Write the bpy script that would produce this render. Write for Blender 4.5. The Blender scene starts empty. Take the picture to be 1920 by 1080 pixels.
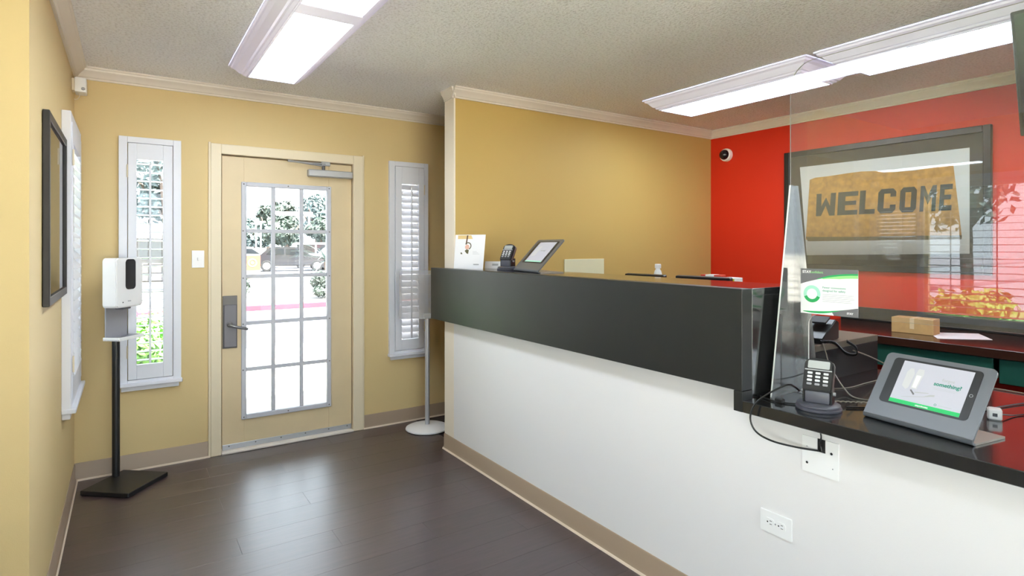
import bpy, bmesh, math, random
from mathutils import Matrix, Vector
random.seed(7)
sc = bpy.context.scene
COL = sc.collection
PI = math.pi

# ------------------------------------------------------------------ camera, world, sun, exposure
cd = bpy.data.cameras.new('camera')
cam = bpy.data.objects.new('camera', cd)
COL.objects.link(cam)
cam.location = (0, 0, 1.42)
cam.rotation_euler = (PI/2, 0, math.radians(-33.713))
cd.sensor_width = 36.0
cd.lens = 36.0*1079.76/1920
cd.shift_y = -(540-462.46)/1920
cd.clip_start = 0.02
cd.clip_end = 500
sc.camera = cam

w = bpy.data.worlds.new('sky')
sc.world = w
w.use_nodes = True
bg = w.node_tree.nodes['Background']
bg.inputs[0].default_value = (0.82, 0.91, 1.0, 1)
bg.inputs[1].default_value = 3.2
LAMP = 9.0          # radiance of the lit diffusers

sl = bpy.data.lights.new('sun', 'SUN')
sl.energy = 34.0
sl.angle = math.radians(1.5)
sl.color = (1.0, 0.96, 0.90)
so = bpy.data.objects.new('sun', sl)
COL.objects.link(so)
so.rotation_euler = Vector((-0.25, 0.55, -1.0)).to_track_quat('-Z', 'Y').to_euler()

sc.view_settings.view_transform = 'Standard'
sc.view_settings.look = 'None'
sc.view_settings.exposure = 1.08
sc.view_settings.gamma = 1.0
sc.view_settings.use_curve_mapping = False
try:
    cy = sc.cycles
    cy.use_denoising = True
    cy.max_bounces = 14
    cy.diffuse_bounces = 8
    cy.glossy_bounces = 6
    cy.transparent_max_bounces = 24
    cy.sample_clamp_indirect = 8.0
    cy.caustics_reflective = False
    cy.caustics_refractive = False
except Exception:
    pass

# ------------------------------------------------------------------ materials
def lin(c):
    return tuple(((v/255)/12.92 if v/255 <= 0.04045 else ((v/255+0.055)/1.055)**2.4) for v in c) + (1,)

def base_mat(name):
    m = bpy.data.materials.new(name)
    m.use_nodes = True
    nt = m.node_tree
    return m, nt, nt.nodes['Principled BSDF']

def mat(name, rgb, rough=0.5, metal=0.0, spec=0.5, noise=0.0, nscale=20, bump=0.0, bscale=200, bdist=0.002, coat=0.0):
    m, nt, p = base_mat(name)
    p.inputs['Base Color'].default_value = lin(rgb)
    p.inputs['Roughness'].default_value = rough
    p.inputs['Metallic'].default_value = metal
    p.inputs['Specular IOR Level'].default_value = spec
    if coat:
        p.inputs['Coat Weight'].default_value = coat
        p.inputs['Coat Roughness'].default_value = 0.05
    tc = None
    if noise or bump:
        tc = nt.nodes.new('ShaderNodeTexCoord')
    if noise:
        n = nt.nodes.new('ShaderNodeTexNoise')
        n.inputs['Scale'].default_value = nscale
        n.inputs['Detail'].default_value = 4
        nt.links.new(tc.outputs['Object'], n.inputs['Vector'])
        r = nt.nodes.new('ShaderNodeValToRGB')
        c = lin(rgb)
        r.color_ramp.elements[0].position = 0.3
        r.color_ramp.elements[1].position = 0.7
        r.color_ramp.elements[0].color = tuple(v*(1-noise) for v in c[:3])+(1,)
        r.color_ramp.elements[1].color = tuple(min(1, v*(1+noise)) for v in c[:3])+(1,)
        nt.links.new(n.outputs['Fac'], r.inputs['Fac'])
        nt.links.new(r.outputs['Color'], p.inputs['Base Color'])
    if bump:
        n = nt.nodes.new('ShaderNodeTexNoise')
        n.inputs['Scale'].default_value = bscale
        n.inputs['Detail'].default_value = 3
        nt.links.new(tc.outputs['Object'], n.inputs['Vector'])
        b = nt.nodes.new('ShaderNodeBump')
        b.inputs['Strength'].default_value = bump
        b.inputs['Distance'].default_value = bdist
        nt.links.new(n.outputs['Fac'], b.inputs['Height'])
        nt.links.new(b.outputs['Normal'], p.inputs['Normal'])
    return m

def emis(name, rgb, strength):
    m, nt, p = base_mat(name)
    p.inputs['Base Color'].default_value = lin(rgb)
    p.inputs['Emission Color'].default_value = lin(rgb)
    p.inputs['Emission Strength'].default_value = strength
    return m

def clear(name, tint=(1, 1, 1), rough=0.0, haze=0.0, hazecol=(230, 232, 235), ior=1.52):
    m = bpy.data.materials.new(name)
    m.use_nodes = True
    nt = m.node_tree
    nt.nodes.clear()
    out = nt.nodes.new('ShaderNodeOutputMaterial')
    t = nt.nodes.new('ShaderNodeBsdfTransparent')
    t.inputs[0].default_value = (*tint, 1)
    g = nt.nodes.new('ShaderNodeBsdfGlossy')
    g.inputs['Roughness'].default_value = rough
    f = nt.nodes.new('ShaderNodeFresnel')
    f.inputs['IOR'].default_value = ior
    mx = nt.nodes.new('ShaderNodeMixShader')
    nt.links.new(f.outputs[0], mx.inputs[0])
    last = t.outputs[0]
    if haze:
        d = nt.nodes.new('ShaderNodeBsdfDiffuse')
        d.inputs[0].default_value = lin(hazecol)
        m2 = nt.nodes.new('ShaderNodeMixShader')
        m2.inputs[0].default_value = haze
        nt.links.new(t.outputs[0], m2.inputs[1])
        nt.links.new(d.outputs[0], m2.inputs[2])
        last = m2.outputs[0]
    nt.links.new(last, mx.inputs[1])
    nt.links.new(g.outputs[0], mx.inputs[2])
    nt.links.new(mx.outputs[0], out.inputs[0])
    return m

def floor_mat():
    m, nt, p = base_mat('vinyl_plank')
    tc = nt.nodes.new('ShaderNodeTexCoord')
    oi = nt.nodes.new('ShaderNodeObjectInfo')
    mp = nt.nodes.new('ShaderNodeMapping')
    mp.inputs['Scale'].default_value = (1.6, 16, 1)
    ad = nt.nodes.new('ShaderNodeVectorMath'); ad.operation = 'ADD'
    sca = nt.nodes.new('ShaderNodeVectorMath'); sca.operation = 'SCALE'
    cmb = nt.nodes.new('ShaderNodeCombineXYZ')
    nt.links.new(oi.outputs['Random'], cmb.inputs[0])
    nt.links.new(oi.outputs['Random'], cmb.inputs[1])
    nt.links.new(cmb.outputs[0], sca.inputs[0])
    sca.inputs['Scale'].default_value = 37
    nt.links.new(tc.outputs['Object'], ad.inputs[0])
    nt.links.new(sca.outputs[0], ad.inputs[1])
    nt.links.new(ad.outputs[0], mp.inputs['Vector'])
    n = nt.nodes.new('ShaderNodeTexNoise')
    n.inputs['Scale'].default_value = 3.0
    n.inputs['Detail'].default_value = 7
    n.inputs['Roughness'].default_value = 0.62
    nt.links.new(mp.outputs[0], n.inputs['Vector'])
    r = nt.nodes.new('ShaderNodeValToRGB')
    r.color_ramp.elements[0].position = 0.3
    r.color_ramp.elements[0].color = lin((44, 30, 34))
    r.color_ramp.elements[1].position = 0.72
    r.color_ramp.elements[1].color = lin((74, 56, 60))
    nt.links.new(n.outputs['Fac'], r.inputs['Fac'])
    hs = nt.nodes.new('ShaderNodeHueSaturation')
    mr = nt.nodes.new('ShaderNodeMapRange')
    mr.inputs['To Min'].default_value = 0.86
    mr.inputs['To Max'].default_value = 1.14
    nt.links.new(oi.outputs['Random'], mr.inputs['Value'])
    nt.links.new(mr.outputs[0], hs.inputs['Value'])
    nt.links.new(r.outputs['Color'], hs.inputs['Color'])
    nt.links.new(hs.outputs[0], p.inputs['Base Color'])
    r2 = nt.nodes.new('ShaderNodeMapRange')
    r2.inputs['To Min'].default_value = 0.36
    r2.inputs['To Max'].default_value = 0.50
    nt.links.new(n.outputs['Fac'], r2.inputs['Value'])
    nt.links.new(r2.outputs[0], p.inputs['Roughness'])
    p.inputs['Specular IOR Level'].default_value = 0.8
    p.inputs['Coat Weight'].default_value = 0.75
    p.inputs['Coat Roughness'].default_value = 0.33
    b = nt.nodes.new('ShaderNodeBump')
    b.inputs['Strength'].default_value = 0.22
    b.inputs['Distance'].default_value = 0.002
    nt.links.new(n.outputs['Fac'], b.inputs['Height'])
    nt.links.new(b.outputs['Normal'], p.inputs['Normal'])
    return m

def popcorn_mat():
    m, nt, p = base_mat('popcorn_ceiling')
    tc = nt.nodes.new('ShaderNodeTexCoord')
    n = nt.nodes.new('ShaderNodeTexNoise')
    n.inputs['Scale'].default_value = 75
    n.inputs['Detail'].default_value = 3.5
    n.inputs['Roughness'].default_value = 0.6
    nt.links.new(tc.outputs['Object'], n.inputs['Vector'])
    r = nt.nodes.new('ShaderNodeValToRGB')  # grain shading put into the colour, dips darker than bumps
    r.color_ramp.elements[0].position = 0.36
    r.color_ramp.elements[0].color = lin((230, 230, 233))
    r.color_ramp.elements[1].position = 0.52
    r.color_ramp.elements[1].color = lin((250, 251, 255))
    nt.links.new(n.outputs['Fac'], r.inputs['Fac'])
    nt.links.new(r.outputs['Color'], p.inputs['Base Color'])
    p.inputs['Roughness'].default_value = 0.95
    p.inputs['Specular IOR Level'].default_value = 0.1
    b = nt.nodes.new('ShaderNodeBump')
    b.inputs['Strength'].default_value = 1.0
    b.inputs['Distance'].default_value = 0.012
    nt.links.new(n.outputs['Fac'], b.inputs['Height'])
    nt.links.new(b.outputs['Normal'], p.inputs['Normal'])
    return m

M = dict(
    yellow=mat('pale_yellow_paint', (214, 190, 138), 0.62, bump=0.25, bscale=260, bdist=0.001),
    mustard=mat('mustard_paint', (198, 168, 98), 0.6, bump=0.2, bscale=260, bdist=0.001),
    red=mat('red_paint', (212, 40, 5), 0.55, bump=0.2, bscale=260, bdist=0.001),
    offwhite=mat('white_wall_paint', (226, 224, 224), 0.55, bump=0.2, bscale=240, bdist=0.001),
    cap=mat('white_end_cap', (232, 222, 206), 0.5),
    trim=mat('painted_trim', (226, 218, 208), 0.45),
    casing=mat('cream_casing', (226, 212, 184), 0.45),
    leaf=mat('cream_door_paint', (216, 196, 158), 0.42, noise=0.03, nscale=6),
    shutter=mat('white_shutter', (222, 224, 232), 0.4),
    taupe=mat('taupe_vinyl_base', (158, 138, 118), 0.45),
    toe=mat('pale_caulk', (214, 196, 176), 0.6),
    floor=floor_mat(), ceil=popcorn_mat(),
    sub=mat('dark_subfloor', (48, 38, 36), 0.6),
    black=mat('black_laminate', (35, 35, 36), 0.16, spec=0.6, noise=0.06, nscale=8, coat=0.5),
    black_front=mat('black_laminate_front', (38, 39, 39), 0.38, spec=0.32, noise=0.04, nscale=5),
    darkwood=mat('dark_glossy_worktop', (58, 34, 26), 0.16, spec=0.6),
    teal=mat('dark_green_laminate', (38, 108, 96), 0.45, noise=0.06, nscale=9),
    blackplastic=mat('black_plastic', (24, 24, 25), 0.35),
    blackmetal=mat('black_powder_coat', (30, 30, 31), 0.4),
    rubber=mat('black_rubber', (20, 20, 20), 0.55),
    charcoal=mat('charcoal_plastic', (84, 84, 94), 0.35),
    grey=mat('grey_metal_paint', (108, 111, 116), 0.38, metal=0.3),
    greyfoot=mat('warm_grey_metal', (172, 164, 152), 0.4, metal=0.3),
    steel=mat('brushed_steel', (150, 150, 152), 0.32, metal=0.9),
    lock=mat('satin_grey_metal', (118, 116, 122), 0.5, metal=0.3),
    nickel=mat('dull_nickel', (112, 109, 108), 0.5, metal=0.4),
    alu=mat('aluminium', (186, 188, 192), 0.35, metal=0.6),
    white=mat('white_plastic', (236, 236, 236), 0.35),
    whitepaint=mat('white_powder_coat', (228, 229, 232), 0.4),
    silver=mat('silver_tube', (196, 198, 204), 0.3, metal=0.5),
    greyplastic=mat('grey_plastic', (150, 150, 156), 0.4),
    smoke=mat('smoked_plastic', (28, 28, 34), 0.15),
    glass=clear('window_glass', (0.97, 0.99, 0.985)),
    glazing=clear('picture_glass', (1, 1, 1)),
    acrylic=clear('clear_acrylic', (0.985, 0.99, 0.99), haze=0.022, ior=1.6),
    finacrylic=clear('clear_acrylic_foot', (0.93, 0.94, 0.94), haze=0.10, rough=0.06),
    holder=clear('hazy_acrylic', (0.96, 0.96, 0.97), haze=0.26, hazecol=(240, 240, 242)),
    edge=mat('lit_acrylic_edge', (226, 228, 224), 0.25),  # bright lit look of the clear edges put in as white colour
    lamp=emis('lit_diffuser', (230, 243, 255), LAMP),
    muntin=mat('grey_white_bar_paint', (198, 199, 207), 0.45),
    fixture=emis('glowing_white_surround', (226, 222, 244), 0.10),  # painted frame and divider, with a faint glow added for looks
    paper=mat('white_paper', (238, 238, 240), 0.6),
    cream=mat('cream_board', (226, 222, 184), 0.6),
    card=mat('brown_cardboard', (196, 158, 104), 0.7, noise=0.06, nscale=30),
    framewood=mat('black_frame', (34, 34, 34), 0.3),
    framebrown=mat('dark_bronze_frame', (30, 26, 25), 0.5),
    matboard=mat('charcoal_mat_board', (66, 66, 60), 0.6),
    printwhite=mat('print_white', (246, 246, 244), 0.6),
    coir=mat('coir_print', (220, 166, 88), 0.8, noise=0.22, nscale=28),
    coiredge=mat('coir_edge_print', (120, 104, 66), 0.8, noise=0.2, nscale=60),
    ink=mat('dark_slate_ink', (58, 66, 62), 0.7),
    greyprint=mat('grey_print', (176, 178, 180), 0.6),
    lightprint=mat('pale_grey_print', (205, 205, 208), 0.6),
    pinkprint=mat('skin_tone_print', (226, 180, 160), 0.6),
    brownprint=mat('brown_print', (92, 62, 40), 0.6),
    oliveprint=mat('olive_print', (96, 92, 62), 0.6),
    tanprint=mat('tan_print', (220, 190, 130), 0.6),
    darkprint=mat('dark_grey_print', (112, 110, 114), 0.6),
    green=mat('green_print', (40, 170, 96), 0.5),
    green2=mat('light_green_print', (150, 222, 140), 0.5),
    mint=mat('mint_print', (168, 226, 204), 0.5),
    tealink=mat('teal_ink', (20, 140, 116), 0.5),
    keys=mat('pale_keys', (214, 216, 218), 0.4),
    lcd=mat('lcd_grey', (176, 180, 180), 0.25),
    cable=mat('black_cable', (16, 16, 16), 0.4),
    greycable=mat('grey_cable', (150, 144, 132), 0.45),
    yellowlabel=mat('yellow_green_label', (206, 208, 40), 0.5),
    redbox=mat('red_card', (206, 60, 36), 0.5),
    # outdoors
    concrete=mat('pale_concrete', (222, 216, 204), 0.85, noise=0.06, nscale=3),
    asphalt=mat('sunbleached_asphalt', (128, 128, 136), 0.9, noise=0.06, nscale=4),
    kerb=mat('red_kerb_paint', (150, 34, 50), 0.7, noise=0.1, nscale=5),
    gravel=mat('pale_gravel', (140, 134, 130), 0.95, noise=0.35, nscale=14, bump=0.8, bscale=30, bdist=0.03),
    lawn=mat('lawn', (116, 146, 84), 0.95, noise=0.15, nscale=5),
    leafgreen=mat('fresh_green_leaves', (96, 150, 60), 0.6, noise=0.3, nscale=3),
    leafdark=mat('dull_green_leaves', (66, 78, 70), 0.7, noise=0.3, nscale=2),
    leafblue=mat('blue_green_leaves', (84, 100, 98), 0.7, noise=0.3, nscale=2),
    bark=mat('bark', (96, 84, 74), 0.9, noise=0.2, nscale=8),
    tyre=mat('tyre', (26, 26, 27), 0.8),
    cardark=mat('charcoal_car_paint', (30, 31, 35), 0.25, coat=0.6),
    carsilver=mat('silver_car_paint', (176, 180, 184), 0.28, metal=0.5, coat=0.6),
    carwhite=mat('white_car_paint', (226, 228, 228), 0.28, coat=0.6),
    carglass=mat('car_glass', (30, 34, 38), 0.08),
    poleW=mat('white_pole', (220, 222, 222), 0.5),
    brick=mat('terracotta_sign', (150, 66, 48), 0.8),
    stone=mat('cream_stone', (150, 140, 120), 0.85),
    logo=mat('sign_logo', (196, 164, 96), 0.6),
    stucco=mat('grey_stucco', (150, 150, 152), 0.9),
)

# ------------------------------------------------------------------ helpers
WM = {}
def wm(o):
    return WM.get(o.name, Matrix.Identity(4)) if o else Matrix.Identity(4)

def setp(o, label=None, cat=None, group=None, kind=None):
    if label: o['label'] = label
    if cat: o['category'] = cat
    if group: o['group'] = group
    if kind: o['kind'] = kind
    return o

def thing(name, label, cat, loc=(0, 0, 0), rotz=0.0, group=None, kind=None):
    o = bpy.data.objects.new(name, None)
    COL.objects.link(o)
    o.empty_display_size = 0.05
    o.location = loc
    o.rotation_euler = (0, 0, rotz)
    WM[o.name] = Matrix.Translation(loc) @ Matrix.Rotation(rotz, 4, 'Z')
    return setp(o, label, cat, group, kind)

def emit(name, bm, mats, parent=None, world=True, smooth=True, origin=None, angle=35):
    """link bm as ONE mesh object. world=True: coordinates are world ones; else they are in the parent's frame."""
    pm = wm(parent)
    if parent and world:
        bm.transform(pm.inverted())
    if origin is None:
        if parent is None and bm.verts:
            lo = [min(v.co[i] for v in bm.verts) for i in range(3)]
            hi = [max(v.co[i] for v in bm.verts) for i in range(3)]
            origin = Vector(((lo[0]+hi[0])/2, (lo[1]+hi[1])/2, lo[2]))
        else:
            origin = Vector((0, 0, 0))
    bm.transform(Matrix.Translation(-Vector(origin)))
    bmesh.ops.recalc_face_normals(bm, faces=bm.faces)
    me = bpy.data.meshes.new(name)
    bm.to_mesh(me)
    bm.free()
    if not isinstance(mats, (list, tuple)): mats = [mats]
    for m in mats: me.materials.append(m)
    if smooth:
        me.shade_smooth()
        me.set_sharp_from_angle(angle=math.radians(angle))
    o = bpy.data.objects.new(name, me)
    COL.objects.link(o)
    o.location = origin
    if parent: o.parent = parent
    WM[o.name] = pm @ Matrix.Translation(origin)
    return o

def merge(bm, b2, T=None, mi=0):
    if T is not None: b2.transform(T)
    if mi:
        for f in b2.faces: f.material_index = mi
    me = bpy.data.meshes.new('tmp')
    b2.to_mesh(me); b2.free()
    bm.from_mesh(me)
    bpy.data.meshes.remove(me)

def box(bm, x, y, z, bev=0.0, T=None, seg=1, mi=0):
    b = bmesh.new()
    bmesh.ops.create_cube(b, size=1)
    b.transform(Matrix.Translation(((x[0]+x[1])/2, (y[0]+y[1])/2, (z[0]+z[1])/2)) @ Matrix.Diagonal((abs(x[1]-x[0]), abs(y[1]-y[0]), abs(z[1]-z[0]), 1)))
    if bev:
        bmesh.ops.bevel(b, geom=list(b.edges), offset=bev, segments=seg, affect='EDGES', profile=0.5)
    merge(bm, b, T, mi)
    return bm

def nb(): return bmesh.new()

def bx(name, x, y, z, m, parent=None, bev=0.0, world=True, T=None, seg=1):
    return emit(name, box(nb(), x, y, z, bev, T, seg), m, parent, world)

def prism(bm, pts, d0, d1, T=None, edge_mi=0, mi=0, bev=0):
    """pts: 2-D outline in local (x, y); extruded along local z from d0 to d1"""
    b = bmesh.new()
    A = [b.verts.new((p[0], p[1], d0)) for p in pts]
    B = [b.verts.new((p[0], p[1], d1)) for p in pts]
    f1 = b.faces.new(A[::-1]); f2 = b.faces.new(B)
    f1.material_index = mi; f2.material_index = mi
    n = len(pts)
    for i in range(n):
        f = b.faces.new((A[i], A[(i+1) % n], B[(i+1) % n], B[i]))
        f.material_index = edge_mi
    if bev:
        bmesh.ops.bevel(b, geom=list(b.edges), offset=bev, segments=2, affect='EDGES')
    if T is not None: b.transform(T)
    me = bpy.data.meshes.new('tmp'); b.to_mesh(me); b.free(); bm.from_mesh(me); bpy.data.meshes.remove(me)
    return bm

def lathe(bm, prof, n=24, T=None, mi=0):
    b = bmesh.new()
    rings = []
    for r, z in prof:
        if r < 1e-6: rings.append([b.verts.new((0, 0, z))])
        else: rings.append([b.verts.new((r*math.cos(2*PI*i/n), r*math.sin(2*PI*i/n), z)) for i in range(n)])
    for a, c in zip(rings, rings[1:]):
        for i in range(n):
            j = (i+1) % n
            if len(a) == 1 and len(c) == 1: continue
            if len(a) == 1: b.faces.new((a[0], c[i], c[j]))
            elif len(c) == 1: b.faces.new((a[i], a[j], c[0]))
            else: b.faces.new((a[i], a[j], c[j], c[i]))
    if len(rings[0]) > 1: b.faces.new(rings[0][::-1])
    if len(rings[-1]) > 1: b.faces.new(rings[-1])
    merge(bm, b, T, mi)
    return bm

def cyl(bm, p0, p1, r0, r1=None, n=12):
    p0 = Vector(p0); p1 = Vector(p1); d = p1-p0
    T = Matrix.Translation(p0) @ d.to_track_quat('Z', 'Y').to_matrix().to_4x4()
    return lathe(bm, [(r0, 0), (r1 if r1 is not None else r0, d.length)], n, T)

def catmull(P, k=8):
    P = [Vector(p) for p in P]
    Q = [2*P[0]-P[1]] + P + [2*P[-1]-P[-2]]
    out = []
    for i in range(1, len(Q)-2):
        for s in range(k):
            t = s/k
            a, b, c, d = Q[i-1], Q[i], Q[i+1], Q[i+2]
            out.append(0.5*((2*b)+(c-a)*t+(2*a-5*b+4*c-d)*t*t+(3*b-a-3*c+d)*t**3))
    out.append(P[-1])
    return out

def tube(bm, pts, r, n=6, smooth=True):
    pts = catmull(pts) if smooth else [Vector(p) for p in pts]
    b = bmesh.new()
    rings = []
    up = Vector((0, 0, 1))
    for i, p in enumerate(pts):
        d = (pts[min(i+1, len(pts)-1)]-pts[max(i-1, 0)]).normalized()
        s = d.cross(up)
        if s.length < 1e-3: s = d.cross(Vector((1, 0, 0)))
        s.normalize(); u = s.cross(d)
        rings.append([b.verts.new(p+r*(math.cos(2*PI*k/n)*s+math.sin(2*PI*k/n)*u)) for k in range(n)])
    for A, B in zip(rings, rings[1:]):
        for k in range(n):
            b.faces.new((A[k], A[(k+1) % n], B[(k+1) % n], B[k]))
    b.faces.new(rings[0][::-1]); b.faces.new(rings[-1])
    merge(bm, b)
    return bm

def frame3(o, x, y, z=None):
    x = Vector(x).normalized(); y = Vector(y).normalized()
    z = x.cross(y) if z is None else Vector(z)
    m = Matrix((( x[0], y[0], z[0], o[0]), (x[1], y[1], z[1], o[1]), (x[2], y[2], z[2], o[2]), (0, 0, 0, 1)))
    return m

def text(name, body, size, T, m, parent, world=True, bold=0.0, align='LEFT', depth=0.0002, sx=1.0, shear=0.0):
    cu = bpy.data.curves.new('txt', 'FONT')
    cu.body = body; cu.size = size; cu.align_x = align; cu.offset = bold; cu.extrude = depth; cu.shear = shear
    cu.resolution_u = 3
    ob = bpy.data.objects.new('txt', cu)
    COL.objects.link(ob)
    dg = bpy.context.evaluated_depsgraph_get()
    me = bpy.data.meshes.new_from_object(ob.evaluated_get(dg))
    bpy.data.objects.remove(ob); bpy.data.curves.remove(cu)
    b = bmesh.new(); b.from_mesh(me); bpy.data.meshes.remove(me)
    b.transform(T @ Matrix.Diagonal((sx, 1, 1, 1)))
    return emit(name, b, m, parent, world, smooth=False)

def arc(cx, cy, r, a0, a1, n=6):
    return [(cx+r*math.cos(math.radians(a0+(a1-a0)*i/n)), cy+r*math.sin(math.radians(a0+(a1-a0)*i/n))) for i in range(n+1)]

def rrect(x0, x1, y0, y1, r, n=4):
    return arc(x1-r, y0+r, r, -90, 0, n)+arc(x1-r, y1-r, r, 0, 90, n)+arc(x0+r, y1-r, r, 90, 180, n)+arc(x0+r, y0+r, r, 180, 270, n)

# ------------------------------------------------------------------ the room
ZC = 2.51
YB = 4.373
XL = -0.27
XR = 4.617
XC = 1.861
XW = -1.9
YF = -2.5
YP0, YP1 = 3.508, 3.645
YA = 2.46

def wall(name, u0, u1, z0, z1, holes, T, thick, m, label):
    """a wall in the (u, z) plane, T maps (u, depth, z); pieces around its holes joined in one mesh"""
    us = sorted({u0, u1, *[h[0] for h in holes], *[h[1] for h in holes]})
    zs = sorted({z0, z1, *[h[2] for h in holes], *[h[3] for h in holes]})
    b = nb()
    for i in range(len(us)-1):
        run = None
        for j in range(len(zs)-1):
            cu, cz = (us[i]+us[i+1])/2, (zs[j]+zs[j+1])/2
            solid = not any(h[0] < cu < h[1] and h[2] < cz < h[3] for h in holes)
            if solid: run = [zs[j] if run is None else run[0], zs[j+1]]
            if (not solid or j == len(zs)-2) and run:
                box(b, (us[i], us[i+1]), (0, thick), tuple(run), T=T)
                run = None
    bmesh.ops.remove_doubles(b, verts=b.verts, dist=1e-5)
    return setp(emit(name, b, m, smooth=False), label, 'wall', kind='structure')

I4 = Matrix.Identity(4)
# floor with individual planks
floor = setp(bx('floor', (XW-0.2, XR+0.2), (YF-0.2, YB+0.12), (-0.14, -0.004), M['sub']), 'dark brown vinyl plank floor of the lobby', 'floor', kind='structure')
PWD, PLN = 0.18, 1.22
pmesh = {}
row = 0
y = YF
while y < YB-0.001:
    y1 = min(y+PWD, YB)
    off = (row*0.41) % PLN
    x = XW-off
    while x < XC+0.1:
        a, c = max(x, XW), min(x+PLN, XC+0.1)
        if c-a > 0.02:
            key = (round(c-a, 3), round(y1-y, 3))
            if key not in pmesh:
                o = bx('plank', (-key[0]/2+0.0003, key[0]/2-0.0003), (-key[1]/2+0.0003, key[1]/2-0.0003), (0, 0.004), M['floor'], floor, bev=0.0004, world=False)
                pmesh[key] = o.data
            else:
                o = bpy.data.objects.new('plank', pmesh[key]); COL.objects.link(o); o.parent = floor
            o.location = Vector(((a+c)/2, (y+y1)/2, -0.004)) - floor.location
        x += PLN
    y = y1; row += 1
setp(bx('ceiling', (XW-0.2, XR+0.2), (YF-0.2, YB+0.12), (ZC, ZC+0.14), M['ceil']), 'textured popcorn ceiling', 'ceiling', kind='structure')

DX0, DX1, DZ = 0.525, 1.445, 2.05
wall('wall_back', XL-0.12, XR+0.12, 0, ZC, [(0.02, 0.225, 0.60, 2.05), (1.80, 2.02, 0.60, 2.05), (DX0-0.03, DX1+0.03, 0, DZ+0.03)],
     Matrix.Translation((0, YB, 0)), 0.12, M['yellow'], 'pale yellow wall around the glazed entrance door')
TL = frame3((XL, 0, 0), (0, 1, 0), (-1, 0, 0), (0, 0, 1))
wall('wall_left', YA, YB, 0, ZC, [(3.64, 4.20, 0.70, 2.0)], TL, 0.12, M['yellow'], 'pale yellow side wall with the dark picture')
wall('wall_alcove', XW-0.12, XL-0.12, 0, ZC, [], Matrix.Translation((0, YA, 0)), 0.12, M['yellow'], 'yellow wall at the left edge, facing the viewer')
TW = frame3((XW, 0, 0), (0, 1, 0), (-1, 0, 0), (0, 0, 1))
W4 = (0.25, 2.28, 0.80, 1.99)
W7 = (-2.2, 0.05, 0.30, 2.25)
wall('wall_window', YF, YA, 0, ZC, [W4, W7], TW, 0.12, M['yellow'], 'yellow wall with the wide blind window, seen only in reflection')
W5 = (-0.7, 1.75, 0.12, 2.38)
wall('wall_front', XW-0.12, XR+0.12, 0, ZC, [W5], Matrix.Translation((0, YF-0.12, 0)), 0.12, M['yellow'], 'yellow wall behind the viewer')
TR_ = frame3((XR, 0, 0), (0, 1, 0), (1, 0, 0), (0, 0, 1))
W6 = (-2.20, -0.03, 0.86, 2.05)
wall('wall_right', YF, YB, 0, ZC, [W6], TR_, 0.12, M['red'], 'orange red accent wall behind the front desk')
# partition: mustard body with a pale end cap
b = nb()
box(b, (XC+0.012, XR-0.001), (YP0, YP1), (0, ZC))
box(b, (XC, XC+0.012), (YP0, YP1), (0, ZC), mi=1)
setp(emit('wall_partition', b, [M['mustard'], M['cap']], smooth=False), 'mustard yellow partition wall with a white end', 'wall', kind='structure')
# counter half wall
b = nb()
box(b, (XC, XC+0.12), (-1.6, 1.2), (0, 0.835))
box(b, (XC, XC+0.12), (1.2, YP0-0.0005), (0, 0.835))
box(b, (XC, XC+0.12), (1.275, YP0-0.0005), (0.835, 0.908))
setp(emit('wall_counter', b, M['offwhite'], smooth=False), 'white half wall carrying the reception counter', 'wall', kind='structure')

# crown moulding
CROWN = [(0, 0), (0.062, 0), (0.062, -0.008), (0.054, -0.014), (0.052, -0.022), (0.040, -0.032), (0.026, -0.046), (0.020, -0.056), (0.012, -0.060), (0.012, -0.070), (0, -0.070)]
tri = [0]
def crown(p0, p1, nrm, label, k=1.0):
    p0 = Vector((*p0, ZC)); p1 = Vector((*p1, ZC)); d = p1-p0
    T = frame3(p0, (*nrm, 0), (0, 0, 1), d.normalized())
    tri[0] += 1
    b = prism(nb(), [(x_*k, z_) for x_, z_ in CROWN], 0, d.length, T)
    return setp(emit('trim_%d' % tri[0], b, M['trim'], angle=25), label, 'moulding', kind='structure')
crown((XL, YB), (XC+2.7, YB), (0, -1), 'crown moulding along the door wall')
crown((XL, YA-0.06), (XL, YB), (1, 0), 'crown moulding along the left wall')
crown((XC-0.02, YP0), (XR, YP0), (0, -1), 'crown moulding along the mustard partition')
crown((XC, YP1), (XC, YP0-0.03), (-1, 0), 'short crown return on the partition end', 0.55)
crown((XR, YP0), (XR, YF), (-1, 0), 'crown moulding along the red wall')

# baseboards
def baseboard(name, p0, p1, nrm, label):
    p0 = Vector((*p0, 0)); p1 = Vector((*p1, 0)); d = p1-p0
    T = frame3(p0, (*nrm, 0), (0, 0, 1), d.normalized())
    o = thing(name, label, 'baseboard', tuple((p0+p1)/2), kind='structure')
    emit('base_strip', prism(nb(), [(0, 0.0), (0.014, 0.0), (0.010, 0.012), (0.006, 0.022), (0.006, 0.100), (0.003, 0.106), (0, 0.106)], 0, d.length, T), M['taupe'], o)
    emit('toe_strip', prism(nb(), [(0.0141, 0.0), (0.020, 0.0), (0.018, 0.006), (0.0141, 0.011)], 0, d.length, T), M['toe'], o)
    return o
baseboard('baseboard_back', (XL, YB), (0.462, YB), (0, -1), 'taupe baseboard left of the door')
baseboard('baseboard_nook', (1.523, YB), (3.6, YB), (0, -1), 'taupe baseboard right of the door')
baseboard('baseboard_left', (XL, YA), (XL, YB-0.02), (1, 0), 'taupe baseboard along the left wall')
baseboard('baseboard_alcove', (XW, YA), (XL-0.02, YA), (0, -1), 'taupe baseboard along the alcove wall')
baseboard('baseboard_counter', (XC, YP1), (XC, -1.6), (-1, 0), 'taupe baseboard along the white counter wall')
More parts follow.
